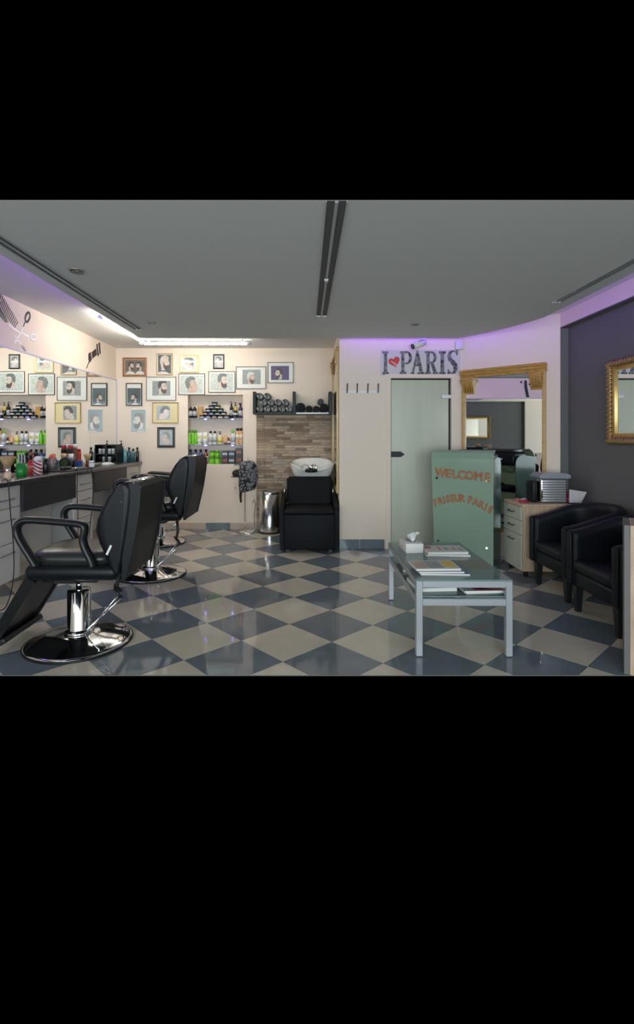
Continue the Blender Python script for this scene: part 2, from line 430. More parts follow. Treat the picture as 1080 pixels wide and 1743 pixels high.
# security camera
t = thing('security_camera', 'white bullet security camera above the big black sign', 'camera', (1.31, 5.60, 2.36))
b = B(); d = Vector((-.14, -.055, -.06)); b.cyl(Vector((.03,-.03,-.02)), Vector((.03,-.03,-.02))+d, .034, n=16); b.build('body', WHITEP, t)
b = B(); b.cyl(Vector((.03,-.03,-.02))+d*1.0, Vector((.03,-.03,-.02))+d*1.06, .030, n=16); b.build('lens', LENS, t, label='dark lens')
b = B(); b.box(-.04, .04, -.09, .0, -.002, .006, M=Matrix.Translation((.02,-.03,.015)) @ Matrix.Rotation(math.radians(-68), 4, 'Z')@ Matrix.Rotation(math.radians(20), 4, 'X')); b.build('sun_shield', WHITEP, t)
b = B(); b.tube([(.03,-.03,-.01),(.045,.01,.0),(.05,.055,.01)], .011, 8); b.build('bracket', WHITEP, t)
B().box(1.705, 1.79, YH-.05, YH, 2.265, 2.36, bev=.006).build('junction_box', mat('lilac_plastic', (.70,.66,.70), .4))
tag(bpy.data.objects['junction_box'], 'small white cable junction box in the corner beside the sign', 'box')

# ------------------------------------------------------------------ left wall: long mirror, decals
t = thing('wall_mirror', 'long frameless wall mirror behind the barber counter', 'mirror', (XL, 0, 0))
ys = [.3, 1.45, 2.6, 3.75, 4.9, 6.0, YB-.012]
for y0, y1 in zip(ys, ys[1:]):
    B().box(.001, .007, y0+.0008, y1-.0008, .955, 2.048).build('mirror_panel', MIRROR, t)
B().box(.001, .012, .3, YB-.006, 2.048, 2.062).build('led_strip', LEDW, t, label='dim violet light strip on the top edge')
B().box(.001, .012, YB-.012, YB-.001, .955, 2.062).build('led_strip', LEDW, t, label='dim violet light strip on the corner edge')
def wl(x, y):
    Y = 2.606*F/(520-x); return (Y, H+(744-y)*Y/F)
def dec(b, pts, d=.002): b.prism([wl(*p) for p in pts], YZ(XL), 0, d)
def ring_pts(cx, cy, rx, ry, rot, n=18):
    return [(cx+rx*math.cos(2*PI*k/n)*math.cos(rot)-ry*math.sin(2*PI*k/n)*math.sin(rot), cy+rx*math.cos(2*PI*k/n)*math.sin(rot)+ry*math.sin(2*PI*k/n)*math.cos(rot)) for k in range(n)]
def dring(b, cx, cy, rx, ry, rot, wdt, d=.002):
    P = [Vector((XL+d, *wl(*p))) for p in ring_pts(cx, cy, rx, ry, rot)]
    b.tube(P, wdt, 6, closed=True, flat=(1, .3), up=(0,1,0))
def dline(b, pts, wpx):
    for (x0, y0), (x1, y1) in zip(pts, pts[1:]):
        dx, dy = x1-x0, y1-y0; l = math.hypot(dx, dy); nx, ny = -dy/l*wpx/2, dx/l*wpx/2
        dec(b, [(x0+nx, y0+ny), (x1+nx, y1+ny), (x1-nx, y1-ny), (x0-nx, y0-ny)])
t = thing('comb_decal', 'black comb wall decal above the long mirror, beside the scissors decal', 'decal')
b = B(); dec(b, [(-22,500),(-20,494),(0,525),(13,545),(15,549),(10,549),(-2,536)]); b.build('comb_back', DECALB, t)
b = B()
for k in range(13):
    x = 3+k*2.15; y0 = 504+k*3.6; dline(b, [(x+2.5, y0), (x-5+k*.12, y0+23-k*1.05)], 1.5)
for k in range(-9, 0):
    x = 3+k*2.15; y0 = 504+k*3.6; dline(b, [(x+2.5, y0), (x-5, y0+23)], 1.5)
b.build('comb_teeth', DECALB, t)
t = thing('scissors_decal', 'black and white open scissors wall decal above the long mirror', 'decal')
b = B(); dring(b, 47.5, 540, 3.6, 8.2, .25, .012); dline(b, [(43, 548), (40.5, 556)], 1.6); b.build('finger_loop', DECALB, t, label='black finger loop')
b = B(); dring(b, 57, 574, 4.4, 5, 0, .012); dline(b, [(50, 573), (36, 565), (33, 565)], 2.4); b.build('finger_loop', DECALW, t, label='white finger loop')
b = B(); dline(b, [(33, 565), (26, 561), (15, 552)], 2.0); dline(b, [(40, 557), (32, 574), (26, 583)], 2.0); dline(b, [(26,572),(37,586)], 2.2); b.build('blade', DECALW, t, label='white blade')
b = B(); dec(b, [(37,587),(42,591),(45,597.5),(42.5,598),(38,592)]); b.build('blade', DECALG, t, label='grey blade tip')
t = thing('clipper_decal', 'black hair clipper wall decal above the far end of the long mirror', 'decal')
b = B(); dec(b, [(151,602),(155,599),(157,612),(153,617.5),(151,612)]); b.build('clipper_foot', DECALB, t)
b = B(); dec(b, [(156.5,599.5),(164,593),(165.5,604),(158,610.5)]); b.build('clipper_body', DECALB, t)
b = B(); dec(b, [(164.5,586),(166.5,585),(169,604.5),(166.5,607)]); dec(b, [(168,584),(170.5,583),(172,602),(170,603)]); b.build('clipper_head', DECALB, t)
b = B(); dline(b, [(152.5,615),(150.5,620),(147.5,627.5)], 1.2); b.build('cord', DECALB, t)
# two more decals nearer the entrance (they show in the slanted gold mirror)
def yzpoly(b, pts): b.prism(pts, YZ(XL), 0, .002)
b = B(); yzpoly(b, [(2.94,2.42),(2.99,2.42),(2.99,2.28),(2.95,2.08),(2.89,2.08),(2.93,2.28)]); yzpoly(b, [(2.68,2.38),(2.90,2.36),(2.90,2.32),(2.68,2.34)]); yzpoly(b, [(3.03,2.40),(3.08,2.41),(3.07,2.37),(3.04,2.36)])
tag(b.build('razor_decal', DECALB), 'black cut-throat razor wall decal reflected in the gold mirror', 'decal')

# ------------------------------------------------------------------ barber counter with drawer cabinets
ZK, XF = .94, -2.25
t = thing('barber_counter', 'long dark worktop fixed along the mirror wall', 'counter', (.004, 0, 0))
B().box(XL, XF, 2.9, YB-.012, ZK-.045, ZK, bev=.012, seg=3).build('worktop', DARKTOP, t)
for y0, y1 in ((3.97, 4.88), (5.32, 6.27)):
    B().box(XF-.035, XF-.012, y0, y1, .677, ZK-.046).build('apron', DARKPAN, t, label='dark apron panel')
    B().box(-2.525, -2.505, y0, y1, .17, ZK-.046).build('knee_panel', WHITEF, t, label='white back panel')
def cabinet(y0, y1, label):
    t = thing('drawer_cabinet', label, 'drawer cabinet', (XF-.03, y0, .162), group='white drawer cabinets under the counter')
    h = ZK-.046-.162
    w = y1-y0
    B().box(-.31, -.018, 0.002, w-.002, 0, h).build('body', mat('grey_laminate', (.40,.40,.39), .45), t)
    for z0, z1, zh in ((.724-.162, h, .794-.162), (.45-.162, .724-.162, .635-.162), (0, .45-.162, .378-.162)):
        d = B().box(-.018, 0, .004, w-.004, z0+.003, z1-.003, bev=.002, seg=1).build('drawer', WHITEF, t)
        b = B(); b.tube([(0, w*.30, zh), (.018, w*.30, zh), (.018, w*.78, zh), (0, w*.78, zh)], .005, 6); b.build('handle', mat('handle_nickel', (.25,.25,.25), .35, metal=.8), d)
cabinet(3.50, 3.965, 'white three-drawer cabinet nearest the camera, beside the front barber chair')
cabinet(4.885, 5.315, 'white three-drawer cabinet between the two dark apron panels')
cabinet(6.275, 6.80, 'white drawer cabinet in the far corner under the dark bottles')
def cable(name, pts, label, r=.004):
    P = []
    for k in range(len(pts)-1):
        p0 = Vector(pts[max(k-1,0)]); p1 = Vector(pts[k]); p2 = Vector(pts[k+1]); p3 = Vector(pts[min(k+2,len(pts)-1)])
        for q in range(6):
            u = q/6; P.append(.5*((2*p1)+(p2-p0)*u+(2*p0-5*p1+4*p2-p3)*u*u+(3*p1-p0-3*p2+p3)*u**3))
    P.append(Vector(pts[-1]))
    b = B(); b.tube(P, r, 6); return tag(b.build(name, BLACKP), label, 'cable', 'black cables hanging from the counter')
cable('power_cable', [(-2.28,3.72,ZK+.004),(-2.235,3.72,ZK+.003),(-2.225,3.74,.7),(-2.215,3.76,.45),(-2.21,3.75,.2),(-2.22,3.68,.02),(-2.25,3.60,.005)], 'black cable hanging over the white drawers nearest the camera')
cable('power_cable', [(-2.28,5.15,ZK+.004),(-2.235,5.16,ZK+.003),(-2.222,5.19,.78),(-2.215,5.16,.6),(-2.215,5.11,.4),(-2.22,5.08,.2)], 'black cable hanging over the middle drawer cabinet')
cable('power_cable', [(-2.27,4.86,ZK+.004),(-2.235,4.86,ZK+.003),(-2.23,4.84,.72),(-2.23,4.86,.5),(-2.24,4.88,.3)], 'black cable hanging beside the first dark apron panel')

# ------------------------------------------------------------------ products
def prof_bottle(r, h, shoulder=.78, neck=.4):
    return [(0,0),(r*.92,0),(r,.006),(r,h*shoulder),(r*.9,h*(shoulder+.07)),(r*neck,h*.93),(r*neck,h)]
def product(style, loc, w, h, col, label, cat='bottle', capcol=None, bandcol=None, group=None, name=None, rz=0.0, d=None):
    nm = name or {'jar':'cosmetic_jar','tin':'wax_tin','box':'product_box','tube':'cream_tube','can':'spray_can'}.get(style, 'product_bottle')
    t = thing(nm, label, cat, loc, rz, group)
    r = w/2; cap = capcol or mat('cap_black', (.012,.012,.014), .35)
    if style == 'box':
        d = d or w*.7
        B().box(-r, r, -d/2, d/2, 0, h*.98, bev=.002, seg=1).build('carton', col, t)
        B().box(-r*.98, r*.98, -d*.49, d*.49, h*.98, h).build('lid', capcol or col, t)
        if bandcol: B().box(-r*.8, r*.8, -d/2-.001, -d/2, h*.35, h*.7).build('label', bandcol, t)
    elif style == 'tin':
        B().lathe([(0,0),(r*.94,0),(r,.004),(r,h*.55),(r*.94,h*.58)], 20).build('tin', col, t)
        B().lathe([(0,h*.58),(r*1.0,h*.58),(r*1.0,h*.94),(r*.94,h),(0,h)], 20).build('lid', cap, t)
        if bandcol:
            b = B(); b.rings([[(r*1.004*math.cos(a), r*1.004*math.sin(a), z) for a in [PI*(1.18+.64*k/8) for k in range(9)]] for z in (h*.12, h*.5)], cap0=False, cap1=False)
            b.build('label', bandcol, t)
    elif style == 'jar':
        B().lathe([(0,0),(r*.95,0),(r,.006),(r,h*.66),(r*.96,h*.68)], 20).build('jar', col, t)
        B().lathe([(0,h*.68),(r*1.02,h*.68),(r*1.02,h*.96),(r*.97,h),(0,h)], 20).build('lid', cap, t)
    elif style == 'tube':
        rs = []
        for z, a, bb in ((h*.16,.9,.55),(h*.3,1,.5),(h*.7,1,.28),(h,1.02,.06)):
            rs.append([(r*a*math.cos(2*PI*k/16), r*bb*1.4*math.sin(2*PI*k/16), z) for k in range(16)])
        B().rings(rs).build('tube', col, t)
        B().lathe([(0,0),(r*.72,0),(r*.74,.003),(r*.70,h*.16),(0,h*.16)], 16).build('cap', cap, t)
        if bandcol: B().box(-r*.5, r*.5, -r*.62, -r*.45, h*.45, h*.7).build('label', bandcol, t)
    elif style == 'can':
        B().lathe([(0,0),(r*.95,0),(r,.004),(r,h*.80),(r*.8,h*.84),(0,h*.84)], 18).build('can', col, t)
        B().lathe([(0,h*.83),(r*.82,h*.83),(r*.80,h*.97),(r*.7,h),(0,h)], 18).build('cap', cap, t)
        if bandcol: B().lathe([(r*1.006,h*.3),(r*1.006,h*.62)], 18).build('label', bandcol, t)
    else:
        hb = h*(.80 if style != 'cap' else .84)
        B().lathe(prof_bottle(r, hb), 18).build('body', col, t)
        if bandcol: B().lathe([(r*1.006,hb*.2),(r*1.006,hb*.62)], 18).build('label', bandcol, t)
        if style == 'cap':
            B().lathe([(0,hb-.002),(r*.6,hb-.002),(r*.58,h*.985),(r*.5,h),(0,h)], 14).build('cap', cap, t)
        elif style == 'pump':
            b = B(); b.lathe([(0,hb-.002),(r*.5,hb-.002),(r*.5,hb+h*.06),(r*.16,hb+h*.07),(r*.16,h*.95),(r*.35,h*.95),(r*.35,h),(0,h)], 12)
            b.cyl((0,0,h*.975), (-r*.9,-r*.4,h*.965), r*.13, n=8); b.build('pump', cap, t)
        elif style == 'spray':
            b = B(); b.lathe([(0,hb-.002),(r*.5,hb-.002),(r*.42,hb+h*.1),(0,hb+h*.1)], 12)
            b.box(-r*.9, r*.5, -r*.3, r*.3, hb+h*.09, h, bev=r*.15); b.build('spray_head', cap, t)
    return t
# ---- niche: two glass shelves with violet led clips, products on three levels
Y0, Y1 = YB+.012, YB+ND
ZA, ZB_ = 1.535, 1.173
for z, nm in ((ZA, 'upper'), (ZB_, 'lower')):
    t = thing('glass_shelf', nm+' glass shelf in the lit wall niche', 'shelf', (0, 0, z-.01), group='glass shelves in the niche')
    B().box(NX0+.002, NX1-.002, YB+.004, YB+ND-.001, .002, .01).build('glass_sheet', SHELFG, t)
    for xx in (350, 396):
        X = (xx-520)*.00811
        B().box(X-.016, X+.016, YB-.002, YB+.02, -.012, .0015, bev=.003).build('led_clip', LEDS, t, label='violet lit shelf clip')
NP = 110/1080*.00818
def nx(u): return (310+u*110/1080-520)*.00818*1.005
YF, YM = YB+.062, YB+.105
KB = C('gloss_black', (.012,.012,.014), .2); AMB = C('amber_card', (.46,.24,.05)); SILV = C('silver_cap', (.65,.65,.66), .2, metal=.9)
WHT = C('white_pack', (.80,.80,.78)); GRN = C('lime_green', (.20,.56,.03), .3); GRND = C('dark_lime', (.10,.36,.02), .3)
YEL = C('yellow_print', (.75,.62,.10)); PEA = C('peach_pack', (.72,.42,.22)); DBL = C('navy_pack', (.02,.04,.13), .25); RBR = C('red_brown', (.28,.06,.03), .25)
VIO = C('dark_violet', (.05,.03,.10), .25); TEAL = C('dark_teal', (.01,.06,.085), .15); BRN = C('brown_amber', (.16,.05,.02), .2)
GRY = C('grey_label', (.45,.46,.48)); BLU = C('pale_blue_label', (.35,.45,.58)); CRM = C('cream_label', (.80,.70,.52)); PNK = C('pink_label', (.72,.42,.38)); GLB = C('green_label', (.30,.45,.25))
GLD = C('gold_yellow', (.66,.48,.14), .3)
for u, nm in ((155, 'leftmost'), (222, 'second')):
    product('pump', (nx(u), YF, ZA), .052, 24.5*.0082, KB, nm+' tall black bottle with a silver top on the upper niche shelf', capcol=SILV, bandcol=GRY, group='black bottles on the upper niche shelf')
product('box', (nx(308), YM, ZA), .068, .165, AMB, 'amber coloured carton on the upper niche shelf', 'box')
tl = [GRY, BLU, PNK, CRM, GRY, PNK, BLU, GRY, CRM, GRY, GLB, BLU, GRY, CRM, BLU]
tn = ['bottom', 'second', 'third', 'fourth', 'top']
k = 0; TH = .0545*.82; TW = .083
for row, us in enumerate(((345,447,549,651,753), (396,498,600,702), (447,549,651), (498,600), (549,))):
    for q, u in enumerate(us):
        lab = ('small dark wax tin crowning the pyramid on the upper niche shelf' if row == 4 else
               'small dark wax tin, %s from the left in the %s row of the tin pyramid' % (['first','second','third','fourth','fifth'][q], tn[row]))
        product('tin', (nx(u)+.004, YF-.004, ZA+row*(TH+.0003)), TW, TH, KB if k % 3 else DBL, lab, 'tin', bandcol=tl[k], group='wax tins stacked in a pyramid'); k += 1
product('pump', (nx(822), YM+.012, ZA), .05, .235, KB, 'black pump bottle right of the tin pyramid on the upper niche shelf', bandcol=GRY)
product('pump', (nx(893), YM+.012, ZA), .05, .225, GLD, 'gold bottle with a black pump on the upper niche shelf', bandcol=KB)
product('jar', (nx(902), YF-.022, ZA), .078, .068, KB, 'squat black jar in front of the gold pump bottle', 'jar', capcol=WHT)
product('spray', (nx(985), YF, ZA), .058, .215, VIO, 'dark violet spray bottle at the right end of the upper niche shelf', bandcol=GRY)
GW = .058
for u, nm in ((132, 'leftmost'), (186, 'middle'), (240, 'rightmost')):
    product('cap', (nx(u)+.002, YF+(.03 if u == 186 else 0), ZB_), .054, .200, GRN, nm+' of the three lime green bottles on the lower niche shelf', capcol=GRND, group='lime green bottles on the lower niche shelf')
for u, nm in ((305, 'left'), (395, 'right')):
    product('tube', (nx(u), YF, ZB_), .070, .168, WHT, nm+' of the two white tubes with yellow print in the niche', 'tube', capcol=WHT, bandcol=YEL, group='white tubes on the lower niche shelf')
for u, nm in ((488, 'left'), (558, 'right')):
    product('cap', (nx(u), YF, ZB_), .055, .185, WHT, nm+' of the two white bottles with dark caps in the niche', bandcol=GRY, group='white bottles on the lower niche shelf')
product('pump', (nx(645), YF, ZB_), .066, .176, CRM, 'cream bottle with a black pump and yellow print in the niche', bandcol=YEL)
product('tube', (nx(735), YF, ZB_), .048, .125, PEA, 'narrow peach tube on the lower niche shelf', 'tube')
product('spray', (nx(790), YF-.01, ZB_), .040, .095, BRN, 'small brown spray bottle on the lower niche shelf', bandcol=WHT)
product('spray', (nx(862), YF, ZB_), .064, .200, WHT, 'white spray bottle with a green head in the niche', capcol=GRN, bandcol=GRY)
for u, nm in ((938, 'left'), (996, 'right')):
    product('can', (nx(u)-.003, YF, ZB_), .053, .225, PEA, nm+' of the two peach cans with black caps in the niche', 'can', bandcol=CRM, group='peach cans on the lower niche shelf')
for u, c, lab in ((150, DBL, 'leftmost navy bottle on the niche floor, half hidden by the chair back'), (238, DBL, 'second navy bottle on the niche floor'), (322, C('mid_blue', (.03,.07,.20), .25), 'third, brighter blue bottle on the niche floor'), (410, RBR, 'red brown bottle on the niche floor beside the blue bottles')):
    product('cap', (nx(u), YF, NZ0), .058, .205, c, lab, bandcol=BLU if c is not RBR else CRM, group='dark bottles on the niche floor')
for u, z, lab in ((503, 0, 'lower left of the four stacked lime green jars'), (602, 0, 'lower right of the four stacked lime green jars'), (517, .108, 'upper left of the four stacked lime green jars'), (600, .108, 'upper right of the four stacked lime green jars')):
    product('jar', (nx(u), YF, NZ0+z+(.0004 if z else 0)), .078 if not z else .066, .108 if not z else .075, GRN, lab, 'jar', capcol=GRND, group='lime green jars on the niche floor')
BX = C('black_carton', (.02,.018,.02), .35)
for u, z, h, lab, bc in ((727,0,.092,'lower left black carton on the niche floor',RBR), (727,.0925,.09,'upper left black carton on the niche floor',GRY), (838,0,.092,'lower middle black carton on the niche floor',GRY), (838,.0925,.09,'upper middle black carton on the niche floor, with a blue label',BLU), (958,0,.11,'lower right black carton on the niche floor',RBR), (958,.1105,.105,'upper right black carton on the niche floor, reaching highest',RBR)):
    product('box', (nx(u), YF+.01, NZ0+z), .088, h, BX, lab, 'box', bandcol=bc, group='black cartons on the niche floor')

# ---- things on the barber counter
def cpos(x, Y): return ((x-520)*Y/F, Y, ZK)
t = thing('neck_brush', 'large neck duster brush with a wooden handle at the near end of the counter', 'brush', cpos(13, 3.83))
B().lathe([(0,0),(.022,0),(.028,.01),(.029,.04),(.020,.065),(0,.065)], 18).build('handle', WOOD, t)
B().lathe([(0,.065),(.017,.065),(.016,.075),(.020,.10),(.0,.10)], 18).build('ferrule', CHROME, t, label='chrome ferrule')
B().lathe([(0,.10),(.022,.10),(.04,.135),(.058,.172),(.054,.182),(.03,.188),(0,.188)], 22).build('bristles', C('tan_bristle', (.40,.26,.14), .9, noise=.2, nscale=120, stretch=(1,1,.1)), t)
t = thing('green_cup', 'plain green cup holding dark combs on the counter', 'cup', cpos(37, 4.24))
b = B(); b.lathe([(0,0),(.040,0),(.043,.004),(.046,.108),(.043,.108),(.040,.01),(0,.008)], 22); b.build('cup', C('green_cup', (.01,.24,.03), .4), t)
for k, (a, h) in enumerate(((-.02,.19),(.0,.2),(.018,.18))):
    B().box(a-.008, a+.008, -.012+.01*k, -.008+.01*k, .012, h).build('comb', KB, t, label='dark comb standing in the cup')
product('can', cpos(52, 4.50), .054, .122, RED, 'small red can between the green cup and the striped tub', 'can', capcol=C('red_cap', (.5,.02,.02)), bandcol=C('pale_red', (.7,.2,.18)))
t = thing('striped_tub', 'red and white striped tub with a domed white lid on the counter', 'tub', cpos(64, 4.40))
B().lathe([(0,0),(.036,0),(.038,.004),(.038,.125),(0,.125)], 22).build('tub', stripes('barber_stripes', (.75,.72,.70), (.34,.02,.03), 12), t)
B().lathe([(0,.125),(.037,.125),(.034,.142),(.024,.156),(.010,.163),(0,.164)], 22).build('lid', WHT, t, label='white domed lid')
for x, Y, h, lab in ((30, 4.62, .17, 'black spray bottle behind the green cup'), (48, 4.70, .19, 'black spray bottle behind the small red can'), (78, 4.66, .13, 'short black bottle right of the striped tub')):
    product('cap', (max(cpos(x, Y)[0], XL+.05), Y, ZK), .052, h, KB, lab, bandcol=None, group='black bottles by the mirror')
t = thing('glass_jar', 'clear jar with a red brush inside on the counter', 'jar', cpos(89, 4.93))
b = B(); b.lathe([(0,0),(.040,0),(.043,.006),(.043,.10),(.036,.125),(.032,.125),(.038,.10),(.038,.008),(0,.008)], 20); b.build('jar', CLEAR, t)
B().lathe([(0,.009),(.010,.009),(.012,.07),(.03,.10),(.034,.13),(.022,.15),(0,.155)], 16).build('brush', RED, t, label='red brush')
B().lathe([(0,.010),(.034,.010),(.034,.04),(0,.04)], 16).build('filling', PEA, t, label='peach filling')
product('box', (-2.57, 5.04, ZK), .05, .12, GRN, 'small lime green carton against the mirror', 'box', d=.035)
t = thing('hair_dryer_stand', 'round black dryer resting on the counter beside the clear jar', 'dryer', (-2.525, 5.22, ZK))
b = B(); b.cyl((0,-.03,.062), (0,.045,.062), .055, n=22); b.build('housing', BLACKP, t)
b = B(); b.cyl((0,-.037,.062), (0,-.0305,.062), .036, .04, n=20); b.build('grille', mat('dark_chrome', (.2,.2,.2), .2, metal=.9), t)
B().box(-.05, .05, -.025, .04, 0, .02, bev=.006).build('foot', BLACKP, t)
t = thing('wooden_brush', 'small round wooden brush lying on top of the black dryer', 'brush', (-2.545, 5.22, ZK+.1172))
B().lathe([(0,0),(.022,0),(.03,.012),(.03,.03),(.02,.042),(0,.045)], 18).build('head', C('light_wood', (.50,.33,.18), .5), t)
for x, Y, h, c, cc, lab in ((113, 5.42, .245, KB, C('red_cap', (.5,.02,.02)), 'tall black spray can with a red cap against the mirror'), (121, 5.52, .255, BRN, WHT, 'tall dark can with a white cap against the mirror'), (133, 5.61, .20, C('deep_red_can', (.38,.03,.03), .35), C('red_cap', (.5,.02,.02)), 'all red spray can at the right of the tall cans')):
    product('can', (XL+.045, Y, ZK), .056, h, c, lab, 'can', capcol=cc, bandcol=WHT if c is KB else None, group='tall spray cans against the mirror')
product('box', (-2.50, 5.47, ZK), .07, .075, C('blue_carton', (.03,.08,.22)), 'low blue carton in front of the spray cans', 'box', d=.05)
t = thing('shaving_brush', 'shaving brush standing upright on the counter between tray and rack', 'brush', (-2.535, 5.77, ZK))
B().lathe([(0,0),(.026,0),(.026,.01),(.017,.025),(.019,.05),(.021,.06),(0,.06)], 18).build('handle', BRN, t)
B().lathe([(0,.06),(.019,.06),(.03,.09),(.046,.125),(.04,.136),(0,.14)], 20).build('bristles', C('cream_bristle', (.55,.40,.20), .9, noise=.2, nscale=120, stretch=(1,1,.1)), t)
product('jar', cpos(156, 5.36), .055, .078, WHT, 'small plain white pot near the counter edge', 'jar', capcol=WHT)
t = thing('tool_tray', 'flat black tray with scissors and clippers on the counter', 'tray', (-2.362, 5.02, ZK))
b = B(); b.box(-.10, .10, -.30, .30, 0, .012, bev=.005); b.build('tray', BLACKP, t)
B().box(-.02, .03, -.22, -.06, .012, .045, bev=.012).build('clipper', KB, t)
b = B(); b.tube([(-.03,.0,.017),(.0,.12,.017),(.02,.22,.017)], .004, 6); b.tube([(.03,.0,.017),(.0,.12,.019),(-.02,.22,.017)], .004, 6); b.build('scissors', CHROME, t, label='chrome scissors')
t = thing('tissue_cloth', 'crumpled white paper cloth on the counter in front of the rack', 'cloth', (-2.40, 6.02, ZK))
b = B(); rs = []
for k in range(7):
    rr = .07*(1-k/7)+.004; rs.append([(rr*(1+.25*math.sin(3*a+k))*math.cos(a), 1.6*rr*(1+.2*math.cos(4*a+k))*math.sin(a), .028*(k/6)**.6+(.001)) for a in [2*PI*j/14 for j in range(14)]])
b.rings(rs); b.build('cloth', WHT, t)
t = thing('clipper_rack', 'black two-tier rack with white jars at the far end of the counter', 'rack', (-2.53, 6.55, ZK))
b = B(); b.box(-.07, .07, .085, .095, 0, .235); b.build('back_board', BLACKP, t)
for z in (0, .105, .225): B().box(-.07, .07, -.09, .084, z, z+.010).build('shelf', BLACKP, t)
for x in (-.07, .062): B().box(x, x+.008, -.09, .084, .0105, .2245).build('side_board', BLACKP, t)
for x in (-.038, .012, .0355)[:2]:
    for z in (.010, .115): B().lathe([(0,z),(.022,z),(.022,z+.05),(.023,z+.051),(.023,z+.066),(0,z+.066)], 14, at=(x,-.05,0)).build('jar', WHT if (x < 0 or z > .1) else KB, t)
product('pump', (-2.505, 6.745, ZK), .058, .285, TEAL, 'tallest teal pump bottle in the far counter corner', group='dark bottles in the far counter corner')
product('pump', (-2.447, 6.73, ZK), .048, .22, C('clear_teal', (.15,.35,.38), .1), 'clear teal bottle with a white pump in the far counter corner', capcol=WHT)
for X, h, c, lab in ((-2.40, .195, TEAL, 'first dark bottle right of the white pump bottle'), (-2.345, .175, C('teal_mid', (.02,.12,.13), .2), 'second, greener bottle right of the white pump bottle'), (-2.288, .195, KB, 'black bottle at the very end of the counter')):
    product('cap', (X, 6.75, ZK), .048, h, c, lab, group='dark bottles in the far counter corner')

# ------------------------------------------------------------------ framed pictures on the back wall
SKIN = C('print_skin', (.56,.40,.33), .45, coat=.5, noise=.16, nscale=45); SKINP = C('print_skin_pale', (.66,.56,.49), .45, coat=.5, noise=.16, nscale=45); HAIR = C('print_hair', (.07,.065,.06), .5, coat=.5, noise=.16, nscale=45)
BEARD = C('print_beard', (.10,.075,.065), .5, coat=.5, noise=.16, nscale=45); BGL = C('print_pale_green', (.55,.60,.55), .45, coat=.5, noise=.16, nscale=45); BGD = C('print_dark_green', (.08,.11,.11), .45, coat=.5, noise=.16, nscale=45)
BGG = C('print_grey', (.30,.32,.31), .45, coat=.5, noise=.16, nscale=45); BGV = C('print_violet', (.12,.08,.19), .45, coat=.5, noise=.16, nscale=45); SHIRT = C('print_shirt', (.70,.69,.66), .5, coat=.5, noise=.16, nscale=45); BGB = C('print_brown', (.17,.13,.11), .45, coat=.5, noise=.16, nscale=45)
HAIRG = C('print_hair_grey', (.16,.18,.17), .5, coat=.5, noise=.16, nscale=45)
MATB = C('mat_board', (.82,.81,.76), .6); 
head = [(-.30,-.62),(-.33,-.2),(-.40,.1),(-.38,.4),(-.22,.62),(.05,.70),(.28,.60),(.36,.40),(.36,.24),(.48,.02),(.40,-.03),(.42,-.12),(.38,-.2),(.38,-.36),(.22,-.46),(.05,-.44),(.06,-.62)]
hairp = [(-.33,-.12),(-.41,.1),(-.40,.42),(-.24,.66),(.05,.75),(.30,.66),(.40,.52),(.34,.40),(.10,.46),(-.06,.36),(-.10,.12),(-.18,.0)]
beardp = [(-.12,.02),(-.02,-.04),(.10,-.20),(.26,-.16),(.40,-.10),(.37,-.22),(.42,-.40),(.26,-.58),(.02,-.52),(-.10,-.30)]
shirtp = [(-.62,-1),(-.52,-.72),(-.30,-.60),(.06,-.60),(.38,-.78),(.50,-1)]
